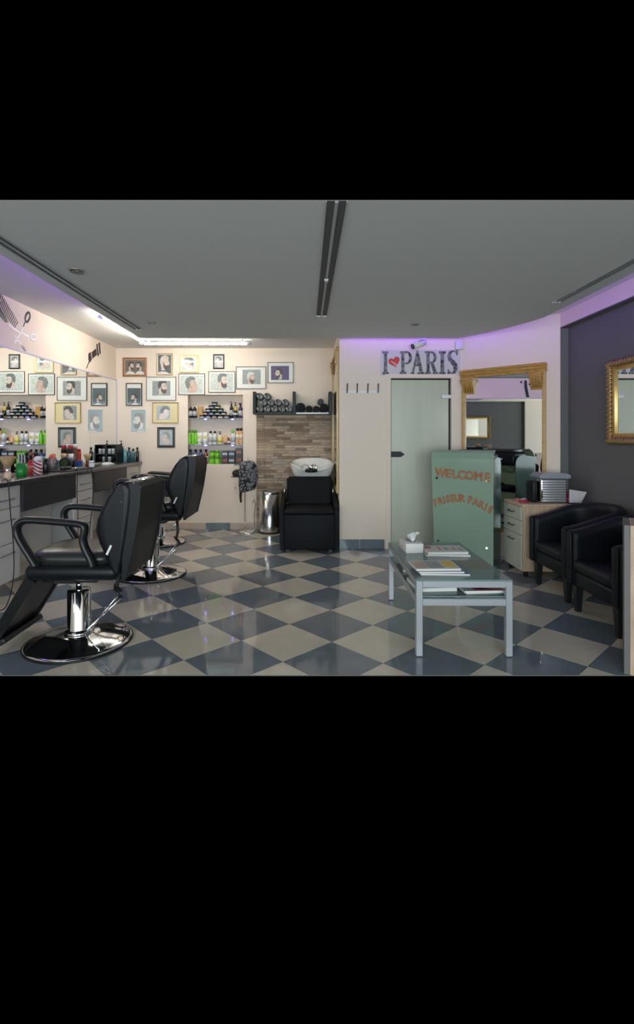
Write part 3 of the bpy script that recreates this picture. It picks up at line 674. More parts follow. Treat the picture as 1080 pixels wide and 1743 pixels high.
def picture(rect, label, frame, fw, mw, bg, face=1, sk=SKIN, sc=.8, off=(0,0), two=False, beard=True, hair=HAIR, matm=None, prect=None, shirt=True, rot=0, fdepth=.018):
    x0, y0, x1, y1 = rect; Y = YB-.01
    X0, ZT_ = px(x0, y0, Y); X1, ZB2 = px(x1, y1, Y)
    cx, cz = (X0+X1)/2, (ZT_+ZB2)/2; hw, hh = (X1-X0)/2, (ZT_-ZB2)/2
    t = thing('framed_picture', label, 'picture', (cx, YB, cz), group='framed hairstyle pictures on the back wall')
    if frame:
        b = B()
        outer = [(-hw,-hh),(hw,-hh),(hw,hh),(-hw,hh)]; inn = [(-hw+fw,-hh+fw),(hw-fw,-hh+fw),(hw-fw,hh-fw),(-hw+fw,hh-fw)]
        def L(p, y): return [(u, y, v) for u, v in p]
        mid = [(u+fw*.35*(1 if u < 0 else -1), v+fw*.35*(1 if v < 0 else -1)) for u, v in outer]
        b.rings([L(outer, -.002), L(outer, -fdepth+.004), L(mid, -fdepth), L(inn, -fdepth+.003), L(inn, -.002)], closed=True, smooth=False)
        b.build('frame', frame, t)
    B().box(-hw+fw*.6, hw-fw*.6, -.006, -.002, -hh+fw*.6, hh-fw*.6).build('mat_board', matm or MATB, t)
    # the printed photograph: flat, in its own window
    if prect:
        pX0, pZ1 = px(prect[0], prect[1], Y); pX1, pZ0 = px(prect[2], prect[3], Y)
        pc = ((pX0+pX1)/2-cx, (pZ0+pZ1)/2-cz); pw, ph = (pX1-pX0)/2, (pZ1-pZ0)/2
    else: pc = (0, 0); pw, ph = hw-fw-mw, hh-fw-mw
    b = B(); b.box(pc[0]-pw, pc[0]+pw, -.0072, -.006, pc[1]-ph, pc[1]+ph)
    S = ph*sc*1.38; off = (off[0], off[1]-.02)
    def lay(poly, mi, k, dx=0, fc=face, s=1.0):
        ca, sa = math.cos(rot), math.sin(rot)
        q = [((u*ca-v*sa)*S*s*fc+off[0]*pw+dx, (u*sa+v*ca)*S*s+off[1]*ph) for u, v in poly]
        for n_ in ((1,0,pw),(-1,0,pw),(0,1,ph),(0,-1,ph)):
            q = clip(q, *n_) if len(q) > 2 else q
        if len(q) > 2:
            b.mi = mi; b.prism([(u+pc[0], v+pc[1]) for u, v in q], XZ(0), -.0072-k*.0004, -.0071)
    for dx, fc in (((-.40*pw, 1), (.45*pw, -1)) if two else ((0, face),)):
        s = .72 if two else 1.0
        if shirt: lay([(u*1.3, v*1.2) for u, v in shirtp], 4, 1, dx, fc, s)
        lay(head, 1, 2, dx, fc, s); lay(hairp, 2, 3, dx, fc, s)
        if beard: lay(beardp, 3, 3, dx, fc, s)
        lay([(.20,.13),(.30,.16),(.34,.12),(.26,.10)], 2, 3, dx, fc, s); lay([(.16,.25),(.26,.29),(.35,.25),(.34,.22),(.25,.25)], 2, 3, dx, fc, s)
        lay([(-.16,.12),(-.08,.16),(-.03,.08),(-.07,-.08),(-.13,-.06)], 5, 4, dx, fc, s); lay([(.26,-.20),(.38,-.18),(.38,-.22),(.28,-.24)], 5, 4, dx, fc, s)
    b.build('print', [bg, sk, hair, BEARD, SHIRT, C('print_skin_shade', (.40,.26,.21), .45, coat=.5)], t)
    return t
BRF = C('brown_frame', (.33,.15,.06), .4, noise=.15, nscale=30); TANF = C('tan_frame', (.52,.36,.18), .4); PGF = C('pale_gold_frame', (.72,.55,.28), .35, metal=.3)
BKF = C('black_frame', (.012,.012,.013), .35); SVF = C('thin_grey_frame', (.10,.11,.11), .3, metal=.6); GDF = C('gold_frame', (.52,.37,.12), .35, metal=.5); GMAT = C('gold_mat', (.78,.66,.38), .55)
picture((209,608.5,250,641), 'brown framed picture of two people, highest at the left end of the wall', BRF, .028, .004, BGB, two=True, sk=SKINP, sc=.9, off=(0,.1))
picture((266.5,601.5,294,638.5), 'narrow tan framed portrait of a bald bearded man', TANF, .014, .008, BGD, 1, SKINP, .86, (0,.1), hair=SKINP)
picture((306,604.5,338,634.5), 'pale gold framed close-up picture above the man with a big quiff', PGF, .022, .012, BGL, -1, SKINP, 1.3, (0,-.1), hair=HAIRG, beard=False)
picture((363,603,382,628), 'smallest picture, black framed, high on the wall', BKF, .018, .004, C('print_silver', (.42,.43,.46), .4, coat=.5), -1, SKINP, .9, beard=False, hair=HAIRG)
picture((214.5,652,242,690.7), 'thin black framed upright portrait of a man in profile against dark green', BKF, .012, .004, BGD, -1, SKINP, .62, (0,-.22), beard=True, prect=(217,660.5,239.5,688.5))
picture((249,641.5,300,681.7), 'silver framed picture with wide mat under the bald bearded man', SVF, .006, .02, BGG, 1, SKINP, 1.05, (.1,.1), prect=(259.4,648.5,290,673.3))
picture((304,636,349,672), 'silver framed picture of a reclining head with cropped dark hair', SVF, .007, .02, BGL, 1, SKIN, 1.15, (0,-.25), rot=.25, hair=HAIRG, beard=False, shirt=False)
picture((355,632,400.5,668), 'silver framed profile of a man with a full dark beard', SVF, .007, .022, BGL, 1, SKINP, 1.0, (.05,.05), hair=HAIRG)
picture((402,624,453,662), 'silver framed picture with a small dark print, second from the right', SVF, .007, .05, BGG, 1, SKIN, .9, (-.1,-.2), hair=BGL, prect=(413,629.2,444,653.8))
picture((456,616.7,499.7,652), 'silver framed picture with a violet print, rightmost of the wall', SVF, .007, .04, BGV, -1, SKINP, .9, (-.1,-.15), prect=(461.5,622.8,492.2,646.7))
picture((259.5,685,303.7,720), 'gold framed picture with a golden mat beside the niche', GDF, .008, .03, BGG, 1, SKINP, 1.1, (.1,-.1), matm=GMAT, prect=(266.7,690.5,289.5,714.5), beard=False, shirt=False, rot=-.3)
picture((222.8,696.7,248,735), 'frameless clip-frame portrait low at the left end of the wall', None, .002, .002, C('print_sea_green', (.10,.135,.125), .3, coat=.6), -1, SKINP, .8, (.1,-.1), hair=BGB)
picture((268,727,298,761.7), 'thick black framed picture, lowest on the wall', BKF, .034, .006, BGG, -1, SKIN, .95, (0,-.15), hair=HAIRG, beard=False)

# ------------------------------------------------------------------ stone cladding
t = thing('stone_cladding', 'brown split-stone cladding panel behind the wash unit', 'stone cladding', (0, YB-.004, 0))
SX0, SX1, SZ1 = -.673, XRET-.03, 1.573
B().box(SX0, SX1, -.008, 0, 0, SZ1).build('backing', mat('stone_backing', (.10,.07,.05), .9), t)
stm = [mat('stone_%s' % n, c, .85, noise=.22, nscale=26, bump=.5, bscale=60, stretch=(.4,1,2.5)) for n, c in (('umber', (.33,.235,.165)), ('sand', (.50,.385,.285)), ('taupe', (.40,.30,.215)), ('clay', (.44,.32,.225)), ('ash', (.38,.315,.25)), ('bark', (.26,.18,.125)))]
sm = {}
rows = 42; rh = SZ1/rows
cnt = 0
rs_ = random.Random(3)
for r in range(rows):
    x = SX0; 
    while x < SX1-.01:
        wv = rs_.choice((.11,.15,.19,.24,.28)); wv = min(wv, SX1-x)
        if SX1-(x+wv) < .05: wv = SX1-x
        dpt = rs_.choice((.014,.018,.022,.027,.032))
        m = rs_.choice(stm)
        if wv not in (.11,.15,.19,.24,.28) or (wv, m.name) not in sm:
            o = B().box(0, wv-.002, -1, 0, 0, rh-.0015, bev=0).build('stone', m, t)
            if wv in (.11,.15,.19,.24,.28): sm[(wv, m.name)] = o.data
        else:
            o = bpy.data.objects.new('stone', sm[(wv, m.name)]); COL.objects.link(o); o.parent = t
        o.location = (x+.001, -.008, r*rh+.0008); o.scale = (1, dpt, 1)
        x += wv; cnt += 1
# towel shelf with rolled towels
YS0 = YB-.26
t = thing('towel_shelf', 'black open towel shelf above the stone cladding', 'shelf', (0, YB, 1.578))
B().box(-.697, XRET-.036, -.26, -.003, 0, .024).build('board', BLACKP, t)
for x0, x1 in ((-.697,-.657),(-.168,-.128),(.314,.353)):
    B().box(x0, x1, -.26, -.003, .0242, .30, bev=.002, seg=1).build('divider', BLACKP, t)
B().box(-.12, .31, -.2635, -.2602, .002, .022).build('light_strip', mat('pale_strip', (.62,.64,.62), .3), t, label='pale strip on the front edge')
TOW = pattern('leopard_towel', (.012,.012,.013), (.34,.34,.33), 34)
TOWB = C('black_towel', (.014,.015,.018), .95, bump=.5, bscale=180); TOWG = C('grey_towel', (.10,.105,.105), .95, bump=.5, bscale=180)
tz = 1.578+.0244
def roll(X, z, r, m, label, grp):
    t = thing('rolled_towel', label, 'towel', (X, YB-.14, z), group=grp)
    M = Matrix.Rotation(PI/2, 4, 'X')
    b = B(); prof = [(0,-.112),(r*.80,-.112),(r*.97,-.104),(r,-.09),(r,.09),(r*.9,.11),(0,.112)]
    b.lathe(prof, 16, M=M, at=(0,0,r)); b.build('roll', m, t)
    P = []
    for k in range(26):
        a = 2*PI*k/9; rr = r*(.86-.70*k/26); P.append((rr*math.cos(a), -.113, r+rr*math.sin(a)))
    b = B(); b.tube(P, r*.075, 5); b.build('coil', m, t)
RR = .048
ordn = ['first','second','third','fourth','fifth']
for row, xs_ in ((0, [-.605,-.508,-.411,-.314,-.217]), (1, [-.5565,-.4595,-.3625,-.2655]), (2, [-.608,-.508])):
    for q, X in enumerate(xs_):
        zz = tz+row*RR*1.735+(.0 if row < 2 else 0)
        if row == 2 and q == 0: X, zz = -.6035, tz+.1665
        roll(X, zz, RR-.0006, TOW, 'black and white patterned rolled towel, %s from the left in the %s row' % (ordn[q], ['bottom','middle','top'][row]), 'patterned rolled towels on the shelf')
for X, r, lab in ((-.062, .064, 'large black rolled towel next to the middle divider'), (.052, .046, 'small black rolled towel in the middle of the right bay'), (.147, .044, 'black rolled towel third in the right bay'), (.252, .058, 'black rolled towel against the right divider')):
    roll(X, tz, r, TOWB, lab, 'black rolled towels on the shelf')
roll(.205, tz+.105, .04, TOWG, 'grey rolled towel lying on top of the black ones', 'black rolled towels on the shelf')

# ------------------------------------------------------------------ gold mirror on the return wall (seen edge-on)
t = thing('gold_mirror', 'gold framed mirror seen edge-on beside the wash unit', 'mirror', (XRET, 5.74, .62))
B().box(-.012, -.002, .05, .98, .04, 1.62).build('mirror_glass', MIRROR, t)
for y0, y1 in ((0,.05),(.98,1.03)): B().box(-.028, -.001, y0, y1, 0, 1.66, bev=.004).build('frame_post', PGOLD, t)
B().box(-.030, -.001, -.02, 1.05, 1.66, 1.70, bev=.006).build('frame_top', GOLDW, t); B().box(-.028, -.001, .05, .98, 0, .04).build('frame_rail', PGOLD, t)
for y in (.0, .93):
    b = B(); b.prism([(-.029,1.5),(-.032,1.5),(-.036,1.54),(-.045,1.58),(-.05,1.63),(-.05,1.655),(-.029,1.655)], lambda u, v, d: (u, d, v), y, y+.09); b.build('corbel', GOLDW, t, label='carved golden corbel')

# ------------------------------------------------------------------ hook rail, sign
t = thing('hook_rail', 'white coat rail with four dark hooks on the wall beside the door', 'coat rail', (0, YH, 1.787))
B().box(.452, .850, -.014, -.001, -.014, .014, bev=.002, seg=1).build('rail', WHITEP, t)
for x in (591, 608, 626, 643.5):
    X = (x-520)*YH/F
    b = B(); b.tube([(X,-.014,-.008),(X,-.03,-.008),(X,-.034,.03),(X+.002,-.036,.085)], .006, 8); b.sphere((X+.002,-.036,.088), .008, 8, 6); b.build('hook', C('dark_hook', (.06,.055,.06), .3, metal=.7), t)
t = thing('wall_sign', 'large wall sign with black serif letters and a red heart above the door', 'sign', (0, YH-.0005, 0))
B().box(.856, 1.772, -.006, 0, 1.968, 2.268).build('panel', mat('sign_panel', (.66,.60,.60), .4), t)
def su(u): return (640+u*.14815-520)*YH/F
def sv(v): return H+(744-(560+v*.14815))*YH/F
def letter(polys, name='letter'):
    b = B()
    for k, p in enumerate(polys): b.prism([(su(u), sv(v)) for u, v in p], XZ(0), -.0085-.00015*k, -.006)
    return b.build(name, BLACKPRINT, t)
def rect(u0, u1, v0, v1): return [(u0,v0),(u1,v0),(u1,v1),(u0,v1)]
def serif_I(u0, u1, v0, v1):
    c = (u0+u1)/2; wd = (u1-u0)*.27
    return [rect(c-wd, c+wd, v0, v1), rect(u0, u1, v0, v0+28), rect(u0, u1, v1-28, v1)]
def arcs(c, ro, ri, a0, a1, n=10):
    out = []
    for k in range(n):
        A, Bq = a0+(a1-a0)*k/n, a0+(a1-a0)*(k+1)/n
        out.append([(c[0]+ro[0]*math.cos(A), c[1]+ro[1]*math.sin(A)), (c[0]+ro[0]*math.cos(Bq), c[1]+ro[1]*math.sin(Bq)), (c[0]+ri[0]*math.cos(Bq), c[1]+ri[1]*math.sin(Bq)), (c[0]+ri[0]*math.cos(A), c[1]+ri[1]*math.sin(A))])
    return out
letter(serif_I(76,147,257,524))
letter([rect(292,328,257,524), rect(275,350,257,282), rect(273,350,492,524), rect(328,360,257,275), rect(328,360,385,408)]+arcs((355,332), (60,76), (26,56), -PI/2, PI/2))
letter([[(468,248),(484,248),(440,500),(415,500)], [(468,248),(486,248),(545,500),(500,500)], rect(445,512,408,428), rect(398,442,498,524), rect(476,556,498,524), [(458,300),(476,240),(498,330),(506,400),(476,410),(458,380)]])
letter([rect(582,618,257,524), rect(562,640,257,282), rect(562,636,494,524), rect(618,645,257,275), rect(618,650,375,396)]+arcs((640,327), (58,70), (24,50), -PI/2, PI/2)+[[(625,390),(662,390),(700,500),(662,500)], rect(655,712,494,524)])
letter(serif_I(726,803,257,524))
sp = []
ctr = [(930,285),(915,262),(885,255),(855,272),(842,310),(852,350),(885,385),(912,420),(918,465),(900,500),(872,512),(845,498),(832,470)]
hw_ = [6,9,12,17,21,24,27,27,22,16,12,8,5]
for k in range(len(ctr)-1):
    (x0,y0),(x1,y1) = ctr[k], ctr[k+1]
    def nrm(i):
        a = ctr[max(i-1,0)]; c = ctr[min(i+1,len(ctr)-1)]; dx, dy = c[0]-a[0], c[1]-a[1]; l = math.hypot(dx,dy); return (-dy/l, dx/l)
    n0, n1 = nrm(k), nrm(k+1); a, c = hw_[k], hw_[k+1]
    sp.append([(x0+n0[0]*a,y0+n0[1]*a),(x1+n1[0]*c,y1+n1[1]*c),(x1-n1[0]*c,y1-n1[1]*c),(x0-n0[0]*a,y0-n0[1]*a)])
sp += [[(918,255),(945,238),(938,305),(922,302)], [(824,462),(840,462),(850,524),(822,524)]]
letter(sp)
hp = []
for k in range(28):
    a = 2*PI*k/28; hx = 16*math.sin(a)**3; hy = 13*math.cos(a)-5*math.cos(2*a)-2*math.cos(3*a)-math.cos(4*a)
    r_ = -.28; hp.append((213+4.1*(hx*math.cos(r_)+hy*math.sin(r_)), 378-4.3*(-hx*math.sin(r_)+hy*math.cos(r_))))
b = B(); b.prism([(su(u), sv(v)) for u, v in hp], XZ(0), -.009, -.006); b.build('heart', RED, t)
b = B()
for p in ([(180,368),(195,382),(193,388),(176,374)], [(196,384),(222,390),(222,396),(196,391)], [(205,402),(250,408),(250,413),(205,408)], [(218,420),(245,424),(245,428),(218,425)]):
    b.prism([(su(u), sv(v)) for u, v in p], XZ(0), -.0098, -.009)
b.build('heart_script', DECALW, t, label='white scribbled lines on the heart')

# ------------------------------------------------------------------ slanted gold mirror
t = thing('gold_mirror', 'tall gold framed mirror with carved corbels on the slanted wall', 'mirror', (A0[0], A0[1], 0), -PI/4)
MW = .905; MT = 2.022; M0 = .012
B().box(M0+.02, M0+MW-.02, -.012, -.002, .30, MT-.06).build('mirror_glass', MIRROR, t)
for x in (M0, M0+MW-.036): B().box(x, x+.036, -.034, -.001, .26, MT-.07, bev=.006).build('frame_post', mat('gold_post', (.60,.40,.17), .4, noise=.1, nscale=12, stretch=(1,1,4)), t)
b = B(); prof = [(0,MT-.085),(-.036,MT-.085),(-.040,MT-.062),(-.052,MT-.052),(-.054,MT-.032),(-.066,MT-.022),(-.070,MT),(0,MT)]
b.prism([(y-.001, z) for y, z in prof], lambda u, v, d: (d, u, v), M0-.008, M0+MW+.008); b.build('cornice', GOLDW, t)
B().box(M0+.036, M0+MW-.036, -.030, -.001, .26, .30).build('frame_rail', GOLDW, t)
for x in (M0+.012, M0+MW-.157):
    b = B(); b.prism([(-.001,MT-.265),(-.028,MT-.265),(-.034,MT-.25),(-.040,MT-.215),(-.062,MT-.175),(-.085,MT-.145),(-.092,MT-.115),(-.085,MT-.09),(-.001,MT-.09)], lambda u, v, d: (d, u, v), x+.01, x+.135)
    for k in range(4):
        b.cyl((x+.028+k*.03, -.040, MT-.245), (x+.028+k*.03, -.088, MT-.125), .008, n=8)
    b.cyl((x+.005, -.072, MT-.118), (x+.140, -.072, MT-.118), .02, n=12)
    b.build('corbel', GOLDW, t, label='carved corbel')

# ------------------------------------------------------------------ gilded rope mirror on the dark wall
t = thing('rope_mirror', 'wide gilded mirror with a twisted rope frame on the dark wall', 'mirror', (XR, 2.985, 1.565))
RY, RZ = 1.235, .345
def rope(p0, p1):
    n = int((Vector(p1)-Vector(p0)).length/.006); 
    b = B(); b.tube([Vector(p0).lerp(Vector(p1), k/n) for k in range(n+1)], .022, 10, twist=.52, up=(1,0,0)); return b
for a, c in (((-.03,RY-.022,-RZ+.022),(-.03,RY-.022,RZ-.022)), ((-.03,-RY+.022,-RZ+.022),(-.03,-RY+.022,RZ-.022)), ((-.03,-RY,RZ-.022),(-.03,RY,RZ-.022)), ((-.03,-RY,-RZ+.022),(-.03,RY,-RZ+.022))):
    rope(a, c).build('rope_moulding', mat('rope_gold', (.46,.30,.13), .3, metal=.65), t)
for a in ((RY-.085, RY-.04, -RZ+.04, RZ-.04), (-RY+.04, -RY+.085, -RZ+.04, RZ-.04)): B().box(-.030, -.006, *a, bev=.008).build('inner_frame', GOLD, t)
for z0, z1 in ((RZ-.085, RZ-.04), (-RZ+.04, -RZ+.085)): B().box(-.030, -.006, -RY+.085, RY-.085, z0, z1, bev=.008).build('inner_frame', GOLD, t)
B().box(-.012, -.004, -RY+.06, RY-.06, -RZ+.06, RZ-.06).build('mirror_glass', MIRROR, t)
B().box(-.0065, -.001, -RY+.02, RY-.02, -RZ+.02, RZ-.02).build('backing', GOLDD, t)

# ------------------------------------------------------------------ barber chairs
def barber_chair(loc, dz, label, rz=0.0):
    t = thing('barber_chair', label, 'barber chair', loc, rz, 'black barber chairs in front of the counter')
    B().lathe([(0,0),(.30,0),(.312,.006),(.312,.014),(.30,.022),(.285,.024),(.27,.03),(.20,.046),(.13,.058),(.11,.062),(0,.062)], 48).build('base', CHROME, t, label='round chrome base')
    B().lathe([(.299,-.0),(.318,0),(.320,.008),(.314,.013)], 48).build('base_ring', BLACKP, t, label='black rubber ring')
    B().lathe([(0,.062),(.088,.062),(.086,.078),(.072,.084),(.069,.09),(.069,.322),(.064,.327),(0,.327)], 32).build('column', CHROME, t)
    B().lathe([(0,.327),(.019,.327),(.019,.41+dz),(0,.41+dz)], 16).build('piston', CHROME, t)
    up = bpy.data.objects.new('upper', None)
    Z = dz
    b = B(); b.box(-.16, .17, -.14, .14, .405+Z, .438+Z, bev=.006); b.box(-.06, .06, -.19, .19, .415+Z, .45+Z); b.cyl((0,0,.385+Z),(0,0,.41+Z),.045,n=16); b.build('seat_plate', BLACKM, t)
    B().box(-.215, .33, -.25, .25, .44+Z, .535+Z, bev=.042, seg=4).build('seat_frame', BLACKL, t)
    # seat cushion, crowned
    rs = []
    for z, ins in ((.525,.012),(.555,0),(.580,.004),(.597,.022),(.606,.06),(.610,.12)):
        hx, hy = .245-ins, .235-ins; ring = []
        for k in range(28):
            a = 2*PI*k/28; c, s_ = math.cos(a), math.sin(a); e = .35
            ring.append((.035+hx*abs(c)**e*(1 if c > 0 else -1), hy*abs(s_)**e*(1 if s_ > 0 else -1), z+Z))
        rs.append(ring)
    B().rings(rs).build('seat', mat('seat_leather', (.022,.024,.022), .32, bump=.1, bscale=240), t)
    path = [(-.115,.535),(-.155,.60),(-.205,.68),(-.228,.735),(-.222,.772),(-.195,.795),(-.15,.802),(.0,.792),(.12,.780),(.152,.768),(.155,.735),(.147,.69),(.158,.645),(.19,.58),(.205,.535)]
    P = []
    for k in range(len(path)-1):
        p0, p1, p2, p3 = (Vector(path[max(k-1,0)]), Vector(path[k]), Vector(path[k+1]), Vector(path[min(k+2,len(path)-1)]))
        for q in range(4):
            u = q/4; P.append(.5*((2*p1)+(p2-p0)*u+(2*p0-5*p1+4*p2-p3)*u*u+(3*p1-p0-3*p2+p3)*u**3))
    P.append(Vector(path[-1]))
    for y in (-.275, .275):
        b = B(); b.tube([(p.x, y, p.y+Z) for p in P], .0225, 12, flat=(1.35, .95), up=(0,1,0)); b.build('armrest', mat('arm_rubber', (.010,.011,.012), .36, spec=.4), t)
    # backrest cushion: side outline lofted across the width
    outl = [(.305,.49),(.265,.56),(.215,.66),(.188,.735),(.200,.80),(.232,.87),(.275,.94),(.325,.995),(.375,1.02),(.415,1.01),(.43,.97),(.42,.85),(.395,.70),(.365,.56),(.345,.48)]
    cxm, czm = .33, .74
    rs = []
    for y, s_ in ((-.262,.45),(-.260,.62),(-.253,.77),(-.238,.89),(-.21,.97),(-.16,1.01),(0,1.03),(.16,1.01),(.21,.97),(.238,.89),(.253,.77),(.260,.62),(.262,.45)):
        rs.append([(cxm+(u-cxm)*s_, y, czm+(v-czm)*(.80+.20*min(1,s_)**.6)+Z) for u, v in outl])
    B().rings(rs).build('backrest', BLACKL, t)
    sh = [(.352,.455),(.372,.455),(.402,.58),(.432,.72),(.455,.87),(.462,.985),(.450,1.012),(.428,1.006),(.436,.90),(.418,.75),(.392,.60)]
    b = B(); b.prism([(u, v+Z) for u, v in sh], lambda u, v, d: (u, d, v), -.245, .245); b.build('back_shell', mat('shell_black', (.009,.010,.011), .4, spec=.3), t)
    for y in (-.252, .235): 
        b = B(); b.prism([(u+(.006 if k < 6 else -.03), v+Z) for k, (u, v) in enumerate(sh)], lambda u, v, d: (u, d, v), y, y+.017); b.build('side_strip', BLACKP, t)
    b = B(); b.box(.385, .43, -.06, .06, 1.005+Z, 1.022+Z, bev=.004); b.build('headrest_socket', CHROME, t, label='chrome headrest socket')
    b = B(); b.cyl((.36,-.266,.905+Z), (.36,-.235,.905+Z), .008, n=14); b.build('button', BLACKM, t)
    b = B(); b.box(.285, .297, -.268, -.262, .60+Z, .66+Z, M=Matrix.Translation((.29,0,.63+Z))@Matrix.Rotation(.45,4,'Y')@Matrix.Translation((-.29,0,-.63-Z))); b.build('care_tag', WHITEP, t, label='small white tag')
    # leg rest with a foot plate
    d = Vector((-.235, 0, -.385)); u = d.normalized(); nrm = Vector((u.z, 0, -u.x))
    p0 = Vector((-.185, 0, .445+Z))
    b = B()
    for (o_, wv, th) in ((0, .205, .022),):
        pts = [p0+nrm*th, p0-nrm*th, p0+d-nrm*th*.8, p0+d+nrm*th*.8]
        b.prism([(p.x, p.z) for p in pts], lambda u_, v_, d_: (u_, d_, v_), -wv, wv)
    b.build('leg_rest', BLACKL, t)
    for y in (-.215, .195):
        b = B(); pts = [p0+nrm*.034, p0-nrm*.034, p0+d*.99-nrm*.028, p0+d*.99+nrm*.028]
        b.prism([(p.x, p.z) for p in pts], lambda u_, v_, d_: (u_, d_, v_), y, y+.02); b.build('leg_rest_edge', BLACKP, t)
    e = p0+d
    b = B(); b.box(e.x-.02, e.x+.085, -.21, .21, e.z-.03, e.z+.004, bev=.006, M=Matrix.Translation(e)@Matrix.Rotation(-.5,4,'Y')@Matrix.Translation(-e)); b.build('foot_plate', BLACKM, t)
    # pump lever
    b = B(); b.tube([(.235,0,.44+Z),(.245,0,.40),(.235,0,.345),(.225,0,.335)], .012, 8); b.tube([(.285,-.06,.29),(.25,-.06,.335),(.225,0,.337),(.20,.06,.335),(.24,.06,.29)], .011, 8); b.build('lever', BLACKM, t)
    for y, x1, z1 in ((-.06,.285,.292),(.06,.24,.292)):
        b = B(); b.cyl((.07, y*.8, .088), (x1, y, z1), .0055, n=8); b.build('lever_rod', CHROME, t)
    bpy.data.objects.remove(up)
    return t
barber_chair((-1.41, 3.09, 0), 0.0, 'black barber chair nearest the camera at the left')
barber_chair((-1.428, 4.60, 0), .09, 'black barber chair behind the front one, seat raised')
barber_chair((-1.77, 5.98, 0), .02, 'farthest black barber chair, mostly hidden behind the second one')

# ------------------------------------------------------------------ wash unit
t = thing('wash_unit', 'black backwash chair with a white ceramic basin in front of the stone wall', 'backwash unit', (.045, 5.44, 0))
LE = mat('matte_leather', (.007,.008,.010), .62, spec=.18, bump=.1, bscale=240)
side = [(0,.03),(0,.47),(.02,.495),(.30,.55),(.55,.62),(.75,.63),(.80,.60),(.80,.03)]
for x0 in (-.325, .282):
    b = B(); b.prism(side, lambda u, v, d: (d, u, v), x0, x0+.043); bmesh.ops.bevel(b.bm, geom=b.bm.edges[:], offset=.010, segments=2, affect='EDGES'); b.build('side_panel', LE, t)
B().box(-.281, .281, -.004, .08, .035, .425, bev=.014).build('front_panel', LE, t)
B().box(-.281, .281, -.002, .62, .4255, .465, bev=.018, seg=3).build('seat', LE, t)
b = B(); b.prism([(.48,.4655),(.60,.4655),(.82,.74),(.80,.775),(.74,.785),(.69,.765)], lambda u, v, d: (d, u, v), -.272, .272); bmesh.ops.bevel(b.bm, geom=b.bm.edges[:], offset=.022, segments=3, affect='EDGES'); b.build('backrest', LE, t)
B().box(-.20, .30, .82, 1.30, .002, .74, bev=.02).build('pedestal', BLACKP, t)
for x in (-.262, .215): B().box(x, x+.04, .08, .12, 0, .034).build('foot', BLACKP, t)
for x in (-.296, .290): 
    b = B(); b.tube([(x,.50,.60),(x,.56,.645),(x,.66,.665)], .009, 8); b.build('side_clip', CHROME, t)
# basin
def rimz(a):
    c, s_ = math.cos(a), math.sin(a)           # s_<0 is the front
    back = max(0, s_); front = max(0, -s_)
    return .938+.055*back**2-.075*front**5
def bring(hx, hy, z, e=.55, n=40, cy=1.0, rim=False):
    out = []
    for k in range(n):
        a = 2*PI*k/n; c, s_ = math.cos(a), math.sin(a)
        out.append((.045+hx*abs(c)**e*(1 if c >= 0 else -1), cy+hy*abs(s_)**e*(1 if s_ >= 0 else -1), (rimz(a)+z) if rim else z))
    return out
b = B()
b.rings([bring(.10,.10,.742), bring(.20,.18,.75), bring(.245,.22,.79), bring(.27,.245,.86), bring(.285,.262,-.010,rim=True), bring(.287,.264,0,rim=True), bring(.275,.25,.004,rim=True), bring(.255,.23,-.015,rim=True), bring(.22,.20,.82), bring(.15,.14,.785), bring(.03,.03,.78)])
b.build('basin', CERAM, t)
b = B(); b.lathe([(0,0),(.07,0),(.08,.01),(.08,.03),(.07,.04),(0,.042)], 20, at=(.03,.762,.835)); b.build('neck_rest', BLACKP, t, label='black rubber neck rest')
b = B(); b.tube([(.0,.80,.87),(.02,.78,.905),(.06,.80,.925),(.10,.83,.90),(.07,.80,.875)], .011, 10); b.cyl((.03,.77,.874),(.035,.79,.91),.02,n=14); b.build('tap', CHROME, t)
b = B(); b.tube([(-.10,.88,.86),(-.09,.87,.905),(-.05,.86,.925),(-.01,.85,.915),(.0,.84,.88)], .007, 8); b.build('hose', SILVER, t)

# ------------------------------------------------------------------ bin and stand
t = thing('pedal_bin', 'shiny steel cylinder waste bin left of the wash unit', 'bin', (-.473, 6.62, 0))
B().lathe([(0,0),(.140,0),(.142,.01),(.142,.018),(0,.018)], 32).build('base_ring', BLACKP, t)
B().lathe([(0,.018),(.136,.018),(.138,.024),(.138,.525),(0,.525)], 40).build('body', STEEL, t)
B().lathe([(0,.5255),(.139,.5255),(.141,.53),(.139,.548),(.125,.553),(.10,.548),(0,.546)], 40).build('lid', CHROME, t)
t = thing('accessory_stand', 'thin chrome floor stand with a small tray beside the stone wall', 'stand', (-.755, 6.62, 0))
B().lathe([(0,0),(.135,0),(.138,.008),(.12,.022),(.03,.03),(0,.03)], 32).build('base', CHROME, t)
b = B(); b.tube([(-.05,0,.025),(-.05,0,.90),(-.04,0,.97)], .009, 10); b.build('pole', CHROME, t)
b = B(); b.tube([(.07,.02,.024),(.075,.02,.25),(.09,.0,.38),(.075,-.03,.44),(.05,-.03,.40)], .008, 8); b.build('curved_arm', CHROME, t)
b = B(); b.box(-.19, .17, -.07, .07, .90, .912, bev=.004); b.build('tray', SHELFG, t)
b = B(); b.tube([(-.05,-.02,.76),(.08,-.03,.755),(.20,-.03,.755)], .008, 8); b.build('side_arm', WHITEP, t, label='white side arm')
b = B(); b.tube([(-.05,-.02,.60),(-.12,-.05,.595),(-.19,-.05,.60)], .005, 8); b.build('wire_hook', CHROME, t)
b = B(); b.cyl((-.02,0,.912),(-.02,0,1.0),.006,n=8); b.tube([(-.02,0,.99),(-.01,-.10,1.0),(.0,-.155,.98)], .005, 8); b.build('pin', CHROME, t)
t = thing('hanging_cape', 'black and grey patterned hairdressing cape hanging on the chrome stand', 'cape', (-.755, 6.62, 0))
rs = []
